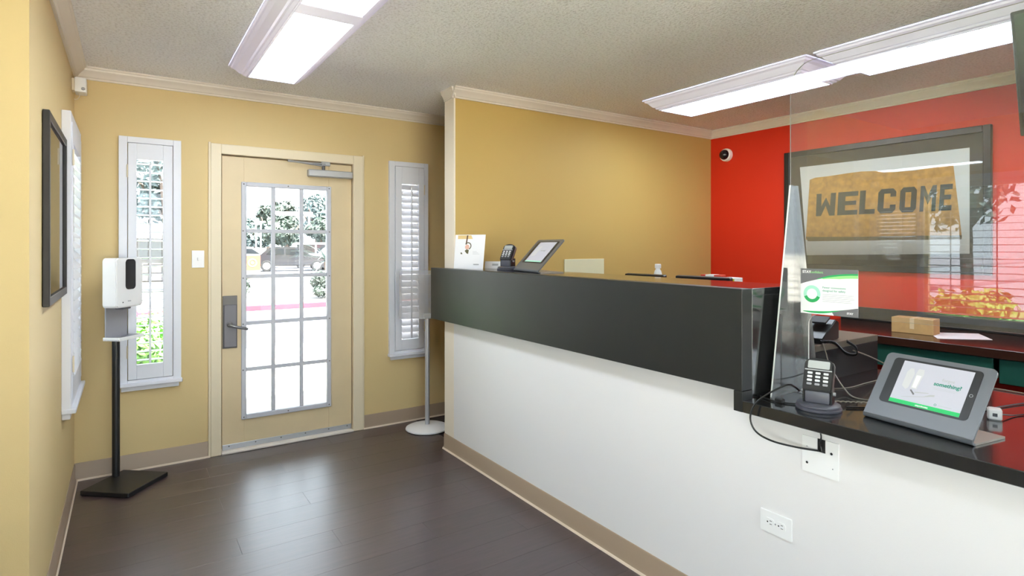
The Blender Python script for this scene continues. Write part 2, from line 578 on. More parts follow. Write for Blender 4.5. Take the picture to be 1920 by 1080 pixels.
baseboard('baseboard_right', (XR, YP0), (XR, YF), (-1, 0), 'taupe baseboard along the red wall')

# ------------------------------------------------------------------ entrance door
D = thing('door_1', 'cream entrance door with a fifteen pane glass light', 'door', (0.985, YB, 0), kind='structure')
b = nb()
box(b, (0.465, 0.530), (YB-0.018, YB+0.11), (0, 2.12), 0.003)
box(b, (1.442, 1.520), (YB-0.018, YB+0.11), (0, 2.12), 0.003)
box(b, (0.530, 1.442), (YB-0.018, YB+0.11), (2.052, 2.12), 0.003)
box(b, (0.530, 0.550), (YB+0.058, YB+0.075), (0, 2.052), 0.001)
box(b, (1.422, 1.442), (YB+0.058, YB+0.075), (0, 2.052), 0.001)
box(b, (0.550, 1.422), (YB+0.058, YB+0.075), (2.030, 2.052), 0.001)
emit('door_frame', b, M['casing'], D)
b = nb()
box(b, (0.452, 0.468), (YB-0.012, YB), (0, 2.128), 0.002)
box(b, (1.517, 1.530), (YB-0.012, YB), (0, 2.128), 0.002)
emit('backband', b, M['casing'], D)
LY0, LY1 = YB+0.012, YB+0.056
gx0, gx1, gz0, gz1 = 0.676, 1.262, 0.235, 1.855
b = nb()
box(b, (0.536, gx0), (LY0, LY1), (0.028, 2.044), 0.002)
box(b, (gx1, 1.436), (LY0, LY1), (0.028, 2.044), 0.002)
box(b, (gx0, gx1), (LY0, LY1), (0.028, gz0), 0.001)
box(b, (gx0, gx1), (LY0, LY1), (gz1, 2.044), 0.001)
emit('door_leaf', b, M['leaf'], D)
b = nb()   # raised white moulding around the light
for (xa, xb, za, zb) in ((0.657, 0.690, 0.215, 1.872), (1.246, 1.278, 0.215, 1.872), (0.690, 1.246, 0.215, 0.249), (0.690, 1.246, 1.841, 1.872)):
    box(b, (xa, xb), (LY0-0.014, LY0+0.02), (za, zb), 0.004)
lf = emit('light_frame', b, M['muntin'], D)
for (x_, z_) in ((0.673, 1.856), (0.968, 1.857), (1.262, 1.856), (0.668, 1.53), (1.264, 1.53), (0.668, 1.2), (1.264, 1.2), (0.668, 0.88), (1.264, 0.88), (0.668, 0.56), (1.264, 0.56), (0.673, 0.232), (0.968, 0.232), (1.262, 0.232)):
    emit('screw', lathe(nb(), [(0, 0), (0.005, 0), (0.004, 0.002), (0, 0.003)], 8, frame3((x_, LY0-0.0138, z_), (1, 0, 0), (0, 0, 1))), M['nickel'], lf)
vx = [0.690, 0.868, 1.064, 1.246]
hz = [0.249, 0.560, 0.884, 1.211, 1.530, 1.841]
for x_ in vx[1:3]:
    bx('muntin', (x_-0.0135, x_+0.0135), (LY0-0.006, LY0+0.016), (0.249, 1.841), M['muntin'], D, 0.003)
for z_ in hz[1:5]:
    bx('muntin', (0.690, 1.246), (LY0-0.005, LY0+0.015), (z_-0.0135, z_+0.0135), M['muntin'], D, 0.003)
for i in range(3):
    for j in range(5):
        bx('pane', (vx[i]+0.001, vx[i+1]-0.001), (LY0+0.0165, LY0+0.0195), (hz[j]+0.001, hz[j+1]-0.001), M['glass'], D)
# lock plate, lever
lp = bx('lock_plate', (0.540, 0.632), (LY0-0.006, LY0), (0.719, 1.081), M['nickel'], D, 0.002)
bx('lock_cover', (0.546, 0.627), (LY0-0.022, LY0-0.006), (0.728, 1.020), M['lock'], lp, 0.004)
b = nb()
T = frame3((0.582, LY0-0.022, 0.885), (1, 0, 0), (0, 0, 1))
lathe(b, [(0.020, 0), (0.020, 0.006), (0.013, 0.010), (0.012, 0.030)], 16, T)
emit('lever_rose', b, M['nickel'], D)
b = nb()
tube(b, [(0.580, LY0-0.048, 0.882), (0.610, LY0-0.056, 0.872), (0.650, LY0-0.056, 0.860), (0.692, LY0-0.052, 0.850)], 0.010, 10)
emit('lever', b, M['steel'], D)
# closer
cb = bx('door_closer', (1.102, 1.432), (LY0-0.052, LY0), (1.938, 1.990), M['alu'], D, 0.006)
emit('spindle', cyl(nb(), (1.215, LY0-0.028, 1.990), (1.215, LY0-0.028, 2.026), 0.012), M['nickel'], cb)
b = nb()
box(b, (1.195, 1.262), (YB-0.034, YB-0.012), (2.022, 2.052), 0.004)
emit('closer_shoe', b, M['alu'], D)
b = nb()
tube(b, [(1.215, LY0-0.030, 2.022), (1.10, LY0-0.05, 2.028), (0.955, LY0-0.058, 2.040)], 0.006, 8)
tube(b, [(0.955, LY0-0.058, 2.034), (1.10, LY0-0.045, 2.034), (1.225, YB-0.036, 2.036)], 0.006, 8)
emit('closer_arm', b, M['alu'], D)
sw = bx('door_sweep', (0.538, 1.434), (LY0-0.008, LY0), (0.022, 0.058), M['alu'], D, 0.002)
for x_ in (0.58, 0.75, 0.92, 1.09, 1.26, 1.40):
    emit('screw', lathe(nb(), [(0, 0), (0.005, 0), (0.004, 0.002), (0, 0.003)], 8, frame3((x_, LY0-0.0079, 0.046), (1, 0, 0), (0, 0, 1))), M['nickel'], sw)
bx('threshold', (0.531, 1.441), (YB-0.03, YB+0.11), (0.0005, 0.018), M['trim'], D, 0.004)

# ------------------------------------------------------------------ shuttered windows
def louver_mesh(L, wd, th, tilt):
    pts = [(-wd/2, 0), (-wd/4, th*0.42), (0, th/2), (wd/4, th*0.42), (wd/2, 0), (wd/4, -th*0.42), (0, -th/2), (-wd/4, -th*0.42)]
    # outline in (depth, z), extruded along u
    T = Matrix.Rotation(tilt, 4, 'X') @ frame3((0, 0, 0), (0, 1, 0), (0, 0, 1), (1, 0, 0))
    return prism(nb(), pts, 0, L, T)

def shutter(name, label, T, u0, u1, z0, z1, pu0, pu1, pz0, pz1, lu0, lu1, lz0, lz1, sillz, proud, n, tilt, hinge_left=True, rod=True, hole=None):
    """local: u along the wall, -y into the room, z up"""
    o = thing(name, label, 'window', tuple(T @ Vector(((u0+u1)/2, 0, z0))), kind='structure')
    b = nb()
    box(b, (u0, pu0), (-proud, 0), (z0, z1), 0.002, T)
    box(b, (pu1, u1), (-proud, 0), (z0, z1), 0.002, T)
    box(b, (pu0, pu1), (-proud, 0), (pz1, z1), 0.002, T)
    box(b, (pu0, pu1), (-proud, 0), (z0, pz0), 0.002, T)
    emit('casing', b, M['shutter'], o)
    b = nb()
    box(b, (u0-0.006, u1+0.006), (-proud-0.020, 0), (z0-0.012, z0+0.010), 0.003, T)
    box(b, (u0+0.012, u1-0.012), (-proud+0.004, 0), (sillz, z0-0.012), 0.003, T)
    emit('sill', b, M['shutter'], o)
    g = 0.003
    b = nb()
    pf, pb = -proud-0.004, -proud+0.026
    box(b, (pu0+g, lu0), (pf, pb), (pz0+g, pz1-g), 0.002, T)
    box(b, (lu1, pu1-g), (pf, pb), (pz0+g, pz1-g), 0.002, T)
    box(b, (lu0, lu1), (pf, pb), (lz1, pz1-g), 0.001, T)
    box(b, (lu0, lu1), (pf, pb), (pz0+g, lz0), 0.001, T)
    p = emit('shutter_panel', b, M['shutter'], o)
    pitch = (lz1-lz0)/n
    me = None
    wd = min(0.062, pitch*1.12) if abs(tilt) > 0.3 else 0.056
    for k in range(n):
        Tk = T @ Matrix.Translation((lu0+0.001, (pf+pb)/2, lz0+pitch*(k+0.5)))
        if me is None:
            lo = emit('louver', louver_mesh(lu1-lu0-0.002, wd, 0.009, tilt), M['shutter'], p, world=False)
            me = lo.data
        else:
            lo = bpy.data.objects.new('louver', me); COL.objects.link(lo); lo.parent = p
        lo.matrix_local = wm(p).inverted() @ Tk
    if rod:
        um = (lu0+lu1)/2
        bx('tilt_rod', (um-0.006, um+0.006), (pf-0.030, pf-0.020), (lz0+0.01, lz1-0.02), M['shutter'], p, 0.002, T=T)
    uh = pu0 if hinge_left else pu1
    for zz in (pz0+0.18, pz1-0.18):
        emit('hinge', cyl(nb(), T @ Vector((uh, pf-0.003, zz-0.04)), T @ Vector((uh, pf-0.003, zz+0.04)), 0.004, n=8), M['casing'], o)
    h = hole
    bx('pane', (h[0]+0.002, h[1]-0.002), (0.09, 0.094), (h[2]+0.002, h[3]-0.002), M['glass'], o, T=T)
    b = nb()
    zm = (h[2]+h[3])/2
    box(b, (h[0], h[1]), (0.085, 0.105), (zm-0.012, zm+0.012), 0, T)
    emit('meeting_rail', b, M['shutter'], o)
    return o
TB = Matrix.Translation((0, YB, 0))
shutter('window_1', 'narrow white shutter window with open louvers left of the door', TB, -0.048, 0.292, 0.55, 2.114, -0.002, 0.246, 0.578, 2.076, 0.047, 0.19, 0.672, 1.973, 0.508, 0.028, 24, 0.0, hole=(0.02, 0.225, 0.60, 2.05))
shutter('window_2', 'narrow white shutter window with tilted louvers right of the door', TB, 1.730, 2.068, 0.555, 2.104, 1.776, 2.030, 0.585, 2.066, 1.834, 1.980, 0.673, 1.926, 0.514, 0.028, 24, math.radians(52), False, hole=(1.80, 2.02, 0.60, 2.05))
TLw = frame3((XL, 0, 0), (0, 1, 0), (-1, 0, 0), (0, 0, 1))
shutter('window_3', 'white shutter window on the left wall seen edge on', TLw, 3.56, 4.285, 0.61, 2.09, 3.60, 4.245, 0.655, 2.045, 3.665, 4.18, 0.763, 1.942, 0.567, 0.038, 22, math.radians(48), rod=False, hole=(3.64, 4.20, 0.70, 2.0))

# wide window with a venetian blind (behind the viewer's left, mirrored in the acrylic screen)
def blind_window(name, label, T, Wd, ns, wand):
    """local: u along the wall, y away from the room, z up"""
    o4 = thing(name, label, 'window', tuple(T @ Vector(((Wd[0]+Wd[1])/2, 0, Wd[2]))), kind='structure')
    um = (Wd[0]+Wd[1])/2
    b = nb()
    for (ya, yb, za, zb) in ((Wd[0]-0.05, Wd[0], Wd[2]-0.05, Wd[3]+0.05), (Wd[1], Wd[1]+0.05, Wd[2]-0.05, Wd[3]+0.05), (Wd[0], Wd[1], Wd[3], Wd[3]+0.05), (Wd[0], Wd[1], Wd[2]-0.05, Wd[2])):
        box(b, (ya, yb), (-0.02, 0), (za, zb), 0.002, T)
    emit('casing', b, M['shutter'], o4)
    bx('pane', (Wd[0]+0.002, Wd[1]-0.002), (0.086, 0.09), (Wd[2]+0.002, Wd[3]-0.002), M['glass'], o4, T=T)
    bx('mullion', (um-0.025, um+0.025), (0.07, 0.105), (Wd[2], Wd[3]), M['shutter'], o4, 0.003, T=T)
    bl = bx('headrail', (Wd[0]+0.005, Wd[1]-0.005), (0.005, 0.06), (Wd[3]-0.05, Wd[3]-0.002), M['shutter'], o4, 0.003, T=T)
    sm = None
    for k in range(ns):
        z_ = Wd[2]+0.03+k*(Wd[3]-Wd[2]-0.10)/(ns-1)
        if sm is None:
            so_ = bx('slat', (-(Wd[1]-Wd[0])/2+0.008, (Wd[1]-Wd[0])/2-0.008), (-0.024, 0.024), (-0.0014, 0.0014), M['shutter'], bl, world=False)
            sm = so_.data
        else:
            so_ = bpy.data.objects.new('slat', sm); COL.objects.link(so_); so_.parent = bl
        so_.matrix_local = wm(bl).inverted() @ T @ Matrix.Translation((um, 0.032, z_)) @ Matrix.Rotation(math.radians(4), 4, 'X')
    n4 = 4
    for i in range(n4):
        y_ = Wd[0]+0.2+(Wd[1]-Wd[0]-0.4)*i/(n4-1)
        bx('ladder_cord', (y_-0.004, y_+0.004), (0.005, 0.008), (Wd[2]+0.02, Wd[3]-0.05), M['shutter'], bl, T=T)
    emit('wand', cyl(nb(), T @ Vector((wand, -0.005, Wd[2]+0.15)), T @ Vector((wand, -0.005, Wd[3]-0.05)), 0.005, n=8), M['greyplastic'], bl)
blind_window('window_4', 'wide window with a white venetian blind, mirrored in the acrylic screen', TW, W4, 19, 1.75)
blind_window('window_6', 'blind window in the red wall beyond the television, out of view', TR_, W6, 19, -0.5)

# added unseen windows that only let daylight into the room
def added_window(name, label, T, Wd, nbars):
    o5 = thing(name, label, 'window', tuple(T @ Vector(((Wd[0]+Wd[1])/2, 0, Wd[2]))), kind='structure')
    u0, u1, z0, z1 = Wd
    b = nb()
    for (xa, xb, za, zb) in ((u0, u0+0.05, z0, z1), (u1-0.05, u1, z0, z1), (u0+0.05, u1-0.05, z0, z0+0.05), (u0+0.05, u1-0.05, z1-0.05, z1)):
        box(b, (xa, xb), (-0.01, 0.09), (za, zb), 0.002, T)
    emit('casing', b, M['shutter'], o5)
    xs_ = [u0+0.05]+[u0+(u1-u0)*(i+1)/(nbars+1) for i in range(nbars)]+[u1-0.05]
    for x_ in xs_[1:-1]:
        bx('mullion', (x_-0.025, x_+0.025), (0.0, 0.08), (z0+0.051, z1-0.051), M['shutter'], o5, 0.002, T=T)
    for i in range(nbars+1):
        bx('pane', (xs_[i]+0.027, xs_[i+1]-0.027), (0.045, 0.05), (z0+0.052, z1-0.052), M['glass'], o5, T=T)
added_window('added_window_5', 'wide clear window added unseen behind the viewer to let daylight in', frame3((0, YF, 0), (1, 0, 0), (0, -1, 0), (0, 0, 1)), W5, 2)
added_window('added_window_7', 'wide clear window added unseen beside the viewer to bring in more daylight', TW, W7, 1)

# ------------------------------------------------------------------ ceiling lights
RIM = [(0.0, 2.5095), (0.0, 2.502), (0.010, 2.500), (0.014, 2.490), (0.030, 2.482), (0.044, 2.464), (0.056, 2.452), (0.066, 2.450), (0.070, 2.440), (0.085, 2.436), (0.085, 2.430), (0.096, 2.430), (0.096, 2.440)]
def ring_loft(x0, x1, y0, y1, prof):
    b = bmesh.new()
    rings = []
    for d, z in prof:
        rings.append([b.verts.new(p) for p in ((x0+d, y0+d, z), (x1-d, y0+d, z), (x1-d, y1-d, z), (x0+d, y1-d, z))])
    for A, B in zip(rings, rings[1:]):
        for k in range(4): b.faces.new((A[k], A[(k+1) % 4], B[(k+1) % 4], B[k]))
    return b
def ceiling_light(label, x0, x1, y0, y1, bars, lamp_bars=True):
    o = thing('ceiling_light', label, 'ceiling light', ((x0+x1)/2, (y0+y1)/2, ZC), group='fluorescent ceiling lights')
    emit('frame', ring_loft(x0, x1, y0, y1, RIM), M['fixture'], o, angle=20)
    ys = [y0+0.096]
    for (a, c) in bars:
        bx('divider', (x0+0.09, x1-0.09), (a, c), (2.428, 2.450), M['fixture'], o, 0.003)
        ys += [a, c]
    ys.append(y1-0.096)
    for a, c in zip(ys[::2], ys[1::2]):
        bx('diffuser', (x0+0.096, x1-0.096), (a, c), (2.434, 2.440), M['lamp'], o)
    return o
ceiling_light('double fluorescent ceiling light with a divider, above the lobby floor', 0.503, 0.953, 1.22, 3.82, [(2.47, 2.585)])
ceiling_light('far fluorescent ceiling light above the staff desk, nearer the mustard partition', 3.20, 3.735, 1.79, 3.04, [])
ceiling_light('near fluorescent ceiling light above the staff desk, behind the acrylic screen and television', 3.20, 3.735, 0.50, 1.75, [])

# ------------------------------------------------------------------ reception counter
rc = thing('reception_counter', 'raised black laminate reception counter on the white half wall', 'counter', (1.99, 2.4, 0.909))
bx('front_panel', (1.80, 1.8605), (1.238, 3.742), (0.909, 1.27), M['black_front'], rc, 0.0015)
bx('counter_top', (1.8606, 2.185), (1.238, 3.506), (1.245, 1.27), M['black'], rc, 0.001)
bx('end_panel', (1.8606, 2.185), (1.238, 1.258), (0.8365, 1.2449), M['black'], rc, 0.001)
bx('back_panel', (2.165, 2.185), (1.259, 3.506), (1.027, 1.2449), M['black'], rc, 0.001)

cs = thing('counter_slab', 'low glossy black worktop in front of the acrylic screen', 'worktop', (2.28, 0.0, 0.836))
bx('slab', (1.80, 2.77), (-1.6, 1.236), (0.836, 0.877), M['black'], cs, 0.002)
bx('end_block', (1.80, 1.8605), (1.2365, 1.272), (0.836, 0.908), M['black_front'], cs, 0.001)

sd = thing('staff_desk', 'black staff desk behind the raised counter, carrying the phone', 'desk', (2.49, 2.35, 0))
bx('desk_top', (2.186, 2.80), (1.238, 3.45), (0.998, 1.025), mat('desk_top_laminate', (120, 112, 100), 0.3), sd, 0.002)
bx('side_panel', (2.186, 2.795), (1.2368, 1.262), (0.0, 0.9979), M['rubber'], sd, 0.001)
bx('back_leg', (2.74, 2.795), (3.40, 3.445), (0.0, 0.998), M['blackplastic'], sd, 0.002)
bx('modesty_panel', (2.19, 2.21), (1.263, 3.445), (0.0, 0.998), M['blackplastic'], sd, 0.001)

# ------------------------------------------------------------------ acrylic screen
FACEX = lambda x, y=0, z=0: frame3((x, y, z), (0, -1, 0), (0, 0, 1))   # plane facing -X: local x = -Y, local y = Z, local z = -X
sg = thing('acrylic_screen', 'tall clear acrylic sneeze screen standing on the low worktop', 'screen', (2.07, 0.56, 0.877))
y0, y1 = 1.218, -0.09
pts = [(-y0, 0.8775), (-y0+0.07, 0.8775)] + [(-y0+0.07+0.04-0.04*math.cos(t), 1.137+0.04*math.sin(t)) for t in [i*PI/12 for i in range(7)]]
pts += [(-y1-0.07-0.04+0.04*math.cos(t), 1.137+0.04*math.sin(t)) for t in [PI/2-i*PI/12 for i in range(7)]]
pts += [(-y1-0.07, 0.8775), (-y1, 0.8775)] + arc(-y1-0.09, 2.01, 0.09, 0, 90, 8) + arc(-y0+0.09, 2.01, 0.09, 90, 180, 8)
emit('screen_panel', prism(nb(), pts, -0.003, 0.003, FACEX(2.069), edge_mi=1), [M['acrylic'], M['edge']], sg, smooth=False)
for yf in (1.2045, -0.0765):
    emit('foot', prism(nb(), [(1.922, 0.8775), (2.236, 0.8775), (2.094, 1.648), (2.044, 1.648)], -0.003, 0.003, frame3((0, yf, 0), (1, 0, 0), (0, 0, 1)), edge_mi=1), [M['finacrylic'], M['edge']], sg, smooth=False)

# printed card stuck on the screen
cardo = thing('screen_notice', 'grey, white and green printed notice stuck on the acrylic screen', 'notice', (2.0645, 1.075, 1.178))
TN = FACEX(2.0650, 1.176, 1.177)     # local origin: lower left corner; 0.200 x 0.163
Wn, Hn = 0.201, 0.163
emit('sheet', prism(nb(), [(0, 0), (Wn, 0), (Wn, Hn), (0, Hn)], -0.0008, 0.0, TN), M['paper'], cardo, smooth=False)
topc = [(Wn*t, Hn*(0.655+0.225*math.sin(t*PI/2)**0.9)) for t in [i/10 for i in range(11)]]
emit('grey_band', prism(nb(), topc+[(Wn, Hn), (0, Hn)], 0.0001, 0.0003, TN), M['darkprint'], cardo, smooth=False)
emit('green_swoosh', prism(nb(), topc[4:]+[(x_, y_-0.010*min(1, (i+1)/4)) for i, (x_, y_) in enumerate(topc[4:])][::-1], 0.0004, 0.0005, TN), M['green2'], cardo, smooth=False)
emit('dark_green_swoosh', prism(nb(), topc[3:]+[(x_, y_+0.006*min(1, (i+1)/3)) for i, (x_, y_) in enumerate(topc[3:])][::-1], 0.0004, 0.0005, TN), M['green'], cardo, smooth=False)
botc = [(Wn*t, Hn*(0.075+0.125*(max(0, t-0.25)/0.75)**1.8)) for t in [0.25+0.75*i/10 for i in range(11)]]
emit('grey_corner', prism(nb(), [(Wn*0.6, 0.0), (Wn, 0)]+botc[::-1][:7], 0.0001, 0.0003, TN), M['darkprint'], cardo, smooth=False)
low = [(Wn*t, Hn*(0.055+0.135*t*t)) for t in [0.05+0.95*i/10 for i in range(11)]]
emit('green_swoosh', prism(nb(), low+[(x_, y_-0.008*math.sin(PI*min(1, i/8+0.1))) for i, (x_, y_) in enumerate(low)][::-1], 0.0004, 0.0005, TN), M['green'], cardo, smooth=False)
def ringpts(cx, cy, ro, ri, a0, a1, n=20):
    return arc(cx, cy, ro, a0, a1, n)+arc(cx, cy, ri, a1, a0, n)
emit('mint_ring', prism(nb(), ringpts(0.042, 0.072, 0.031, 0.019, -20, 200), 0.0001, 0.0003, TN), M['mint'], cardo, smooth=False)
emit('green_ring', prism(nb(), ringpts(0.042, 0.072, 0.031, 0.019, 200, 340), 0.0001, 0.0003, TN), M['green'], cardo, smooth=False)
text('lettering', 'STAY', 0.0135, TN @ Matrix.Translation((0.007, 0.147, 0.0005)), M['paper'], cardo, bold=0.0004)
text('lettering', 'confident', 0.0125, TN @ Matrix.Translation((0.0355, 0.147, 0.0005)), M['green2'], cardo)
text('lettering', 'Fewer connections', 0.0105, TN @ Matrix.Translation((0.080, 0.094, 0.0003)), M['tealink'], cardo)
text('lettering', 'designed for safety', 0.0105, TN @ Matrix.Translation((0.080, 0.083, 0.0003)), M['tealink'], cardo)
b = nb()
for k, L in enumerate((0.108, 0.104, 0.110, 0.096, 0.100)):
    box(b, (0.080, 0.080+L), (0.072-k*0.0062, 0.0732-k*0.0062), (0.0002, 0.0003), 0, TN)
emit('small_print', b, M['greyprint'], cardo, smooth=False)['kind'] = 'stuff'
text('lettering', 'STAY', 0.009, TN @ Matrix.Translation((0.164, 0.009, 0.0005)), M['paper'], cardo, bold=0.0003)

# ------------------------------------------------------------------ welcome picture on the red wall
wp = thing('welcome_picture', 'large black framed picture of a coir welcome mat on the red wall', 'picture', (XR, 2.06, 1.235))
fy0, fy1, fz0, fz1, fw = 1.36, 2.758, 1.235, 2.205, 0.045
b = nb()
for (ya, yb, za, zb) in ((fy0, fy0+fw, fz0, fz1), (fy1-fw, fy1, fz0, fz1), (fy0+fw, fy1-fw, fz0, fz0+fw), (fy0+fw, fy1-fw, fz1-fw, fz1)):
    box(b, (XR-0.032, XR-0.001), (ya, yb), (za, zb), 0.004)
emit('frame', b, M['framewood'], wp)
bx('mat_board', (XR-0.014, XR-0.002), (fy0+fw, fy1-fw), (fz0+fw, fz1-fw), M['matboard'], wp)
TP = FACEX(XR-0.0142)
def Q(*a): return [(-y_, z_) for y_, z_ in a]
pr = emit('print', prism(nb(), Q((2.628, 2.073), (2.572, 1.350), (1.479, 1.374), (1.479, 2.071)), 0.0, 0.0008, TP), M['printwhite'], wp, smooth=False)
topedge = [(2.545, 1.962), (2.50, 1.975), (2.40, 1.976), (2.25, 1.984), (2.15, 1.987), (2.05, 1.980), (1.93, 1.958), (1.80, 1.956), (1.70, 1.962), (1.585, 1.975), (1.568, 1.967)]
emit('coir_mat', prism(nb(), Q(*topedge, (1.520, 1.475), (1.545, 1.470), (2.56, 1.470), (2.578, 1.480)), 0.001, 0.0016, TP), M['coir'], pr, smooth=False)
emit('mat_edge', prism(nb(), Q((2.578, 1.500), (2.2, 1.494), (1.8, 1.497), (1.520, 1.495), (1.524, 1.468), (2.56, 1.464)), 0.0017, 0.002, TP), M['coiredge'], pr, smooth=False)
# block letters
def letter(ch):
    s = 0.27
    R = lambda a, c, d, e: [(a, d), (c, d), (c, e), (a, e)]
    W_ = 0.72
    if ch == 'E': return [R(0, s, 0, 1), R(s, W_, 0, 0.2), R(s, W_*0.92, 0.42, 0.60), R(s, W_, 0.8, 1)]
    if ch == 'L': return [R(0, s, 0, 1), R(s, W_, 0, 0.2)]
    if ch == 'C': return [[(s, 0.2), (s, 0.8), (0, 0.86), (0, 0.14)], [(0, 0.14), (0.14, 0), (s, 0.2)], [(0.14, 0), (0.66, 0), (0.55, 0.2), (s, 0.2)], [(0.66, 0), (0.8, 0.14), (0.8, 0.34), (0.55, 0.34), (0.55, 0.2)],
                          [(0, 0.86), (s, 0.8), (0.14, 1)], [(0.14, 1), (s, 0.8), (0.55, 0.8), (0.66, 1)], [(0.66, 1), (0.55, 0.8), (0.55, 0.66), (0.8, 0.66), (0.8, 0.86)]]
    if ch == 'O': return [[(s, 0.2), (s, 0.8), (0, 0.86), (0, 0.14)], [(0.55, 0.8), (0.55, 0.2), (0.82, 0.14), (0.82, 0.86)], [(0, 0.14), (0.14, 0), (0.68, 0), (0.82, 0.14), (0.55, 0.2), (s, 0.2)], [(0, 0.86), (s, 0.8), (0.55, 0.8), (0.82, 0.86), (0.68, 1), (0.14, 1)]]
    if ch == 'M': return [R(0, 0.25, 0, 1), R(0.75, 1.0, 0, 1), [(0.25, 1), (0.25, 0.62), (0.5, 0.26), (0.5, 0.62)], [(0.5, 0.62), (0.5, 0.26), (0.75, 0.62), (0.75, 1)]]
    if ch == 'W': return [[(0, 1), (0.02, 0), (0.29, 0), (0.26, 1)], [(0.74, 1), (0.71, 0), (0.98, 0), (1.0, 1)], [(0.29, 0), (0.5, 0.45), (0.5, 0.82), (0.27, 0.42)], [(0.71, 0), (0.73, 0.42), (0.5, 0.82), (0.5, 0.45)]]
specs = [('W', 2.498, 0.148, 1.662), ('E', 2.315, 0.155, 1.664), ('L', 2.160, 0.150, 1.664), ('C', 2.035, 0.175, 1.664), ('O', 1.882, 0.170, 1.664), ('M', 1.752+0.135-0.135, 0.135, 1.664), ('E', 1.600, 0.0, 1.664)]
xs = [(-2.498, 0.150), (-2.318, 0.160), (-2.150, 0.150), (-2.008, 0.168), (-1.845, 0.165), (-1.712+0.035, 0.0), (0, 0)]
lay = [('W', 2.498, 2.352), ('E', 2.330, 2.205), ('L', 2.183, 2.085), ('C', 2.062, 1.945), ('O', 1.925, 1.815), ('M', 1.795, 1.688), ('E', 1.668, 1.583)]
lay = [('W', 2.498, 2.345), ('E', 2.328, 2.180), ('L', 2.168, 2.058), ('C', 2.040, 1.920), ('O', 1.895, 1.790), ('M', 1.768, 1.672), ('E', 1.652, 1.580)]
for ch, ya, yb in lay:
    ww = {'W': 1.0, 'M': 1.0, 'O': 0.82, 'C': 0.8}.get(ch, 0.72)
    b = nb()
    for poly in letter(ch):
        q = []
        for (px_, pz_) in poly:
            yy = ya+(yb-ya)*px_/ww - 0.010*pz_
            q.append((-yy, 1.664+0.178*pz_))
        prism(b, q, 0.0017, 0.0021, TP)
    emit('letter', b, M['ink'], pr, smooth=False)
bx('glazing', (XR-0.024, XR-0.021), (fy0+fw, fy1-fw), (fz0+fw, fz1-fw), M['glazing'], wp)

# ------------------------------------------------------------------ back counter, drawers
bc = thing('back_counter', 'long dark worktop with backsplash under the welcome picture', 'counter', (4.25, 0.4, 0.81))
bx('worktop', (3.90, XR-0.001), (-2.2, 2.30), (0.815, 0.866), M['darkwood'], bc, 0.003)
bx('backsplash', (XR-0.02, XR-0.001), (-2.2, 2.30), (0.8665, 0.965), M['black_front'], bc, 0.002)
bx('bracket', (3.95, XR-0.001), (2.24, 2.27), (0.45, 0.8149), M['blackplastic'], bc, 0.002)
bx('bracket', (3.95, XR-0.001), (-2.1, -2.07), (0.45, 0.8149), M['blackplastic'], bc, 0.002)
def drawer(y0, y1, label):
    o = thing('drawer_unit', label, 'drawer', (4.2, (y0+y1)/2, 0.665), group='green drawers under the back counter')
    bx('body', (4.02, 4.45), (y0+0.01, y1-0.01), (0.672, 0.805), M['blackplastic'], o, 0.002)
    bx('drawer_front', (4.0, 4.0195), (y0, y1), (0.665, 0.798), M['teal'], o, 0.003)
drawer(1.180, 1.775, 'dark green drawer under the back counter, beside the staff desk')
drawer(0.60, 1.152, 'dark green drawer under the back counter, behind the near tablet')

# things on the back counter
cbx = thing('cardboard_box', 'small brown cardboard box on the back counter', 'box', (4.21, 1.64, 0.8662), math.radians(4))
bx('carton', (-0.06, 0.06), (-0.115, 0.115), (0, 0.098), M['card'], cbx, 0.002, world=False)
bx('tape', (-0.0605, 0.0605), (-0.012, 0.012), (0.03, 0.0985), mat('pale_tape', (222, 200, 160), 0.4), cbx, world=False)
setp(emit('paper_sheet', prism(nb(), [(4.05, 1.46), (4.30, 1.60), (4.50, 1.40), (4.27, 1.26)], 0.8664, 0.8675), M['paper'], smooth=False), 'white paper lying flat beside the cardboard box', 'paper')

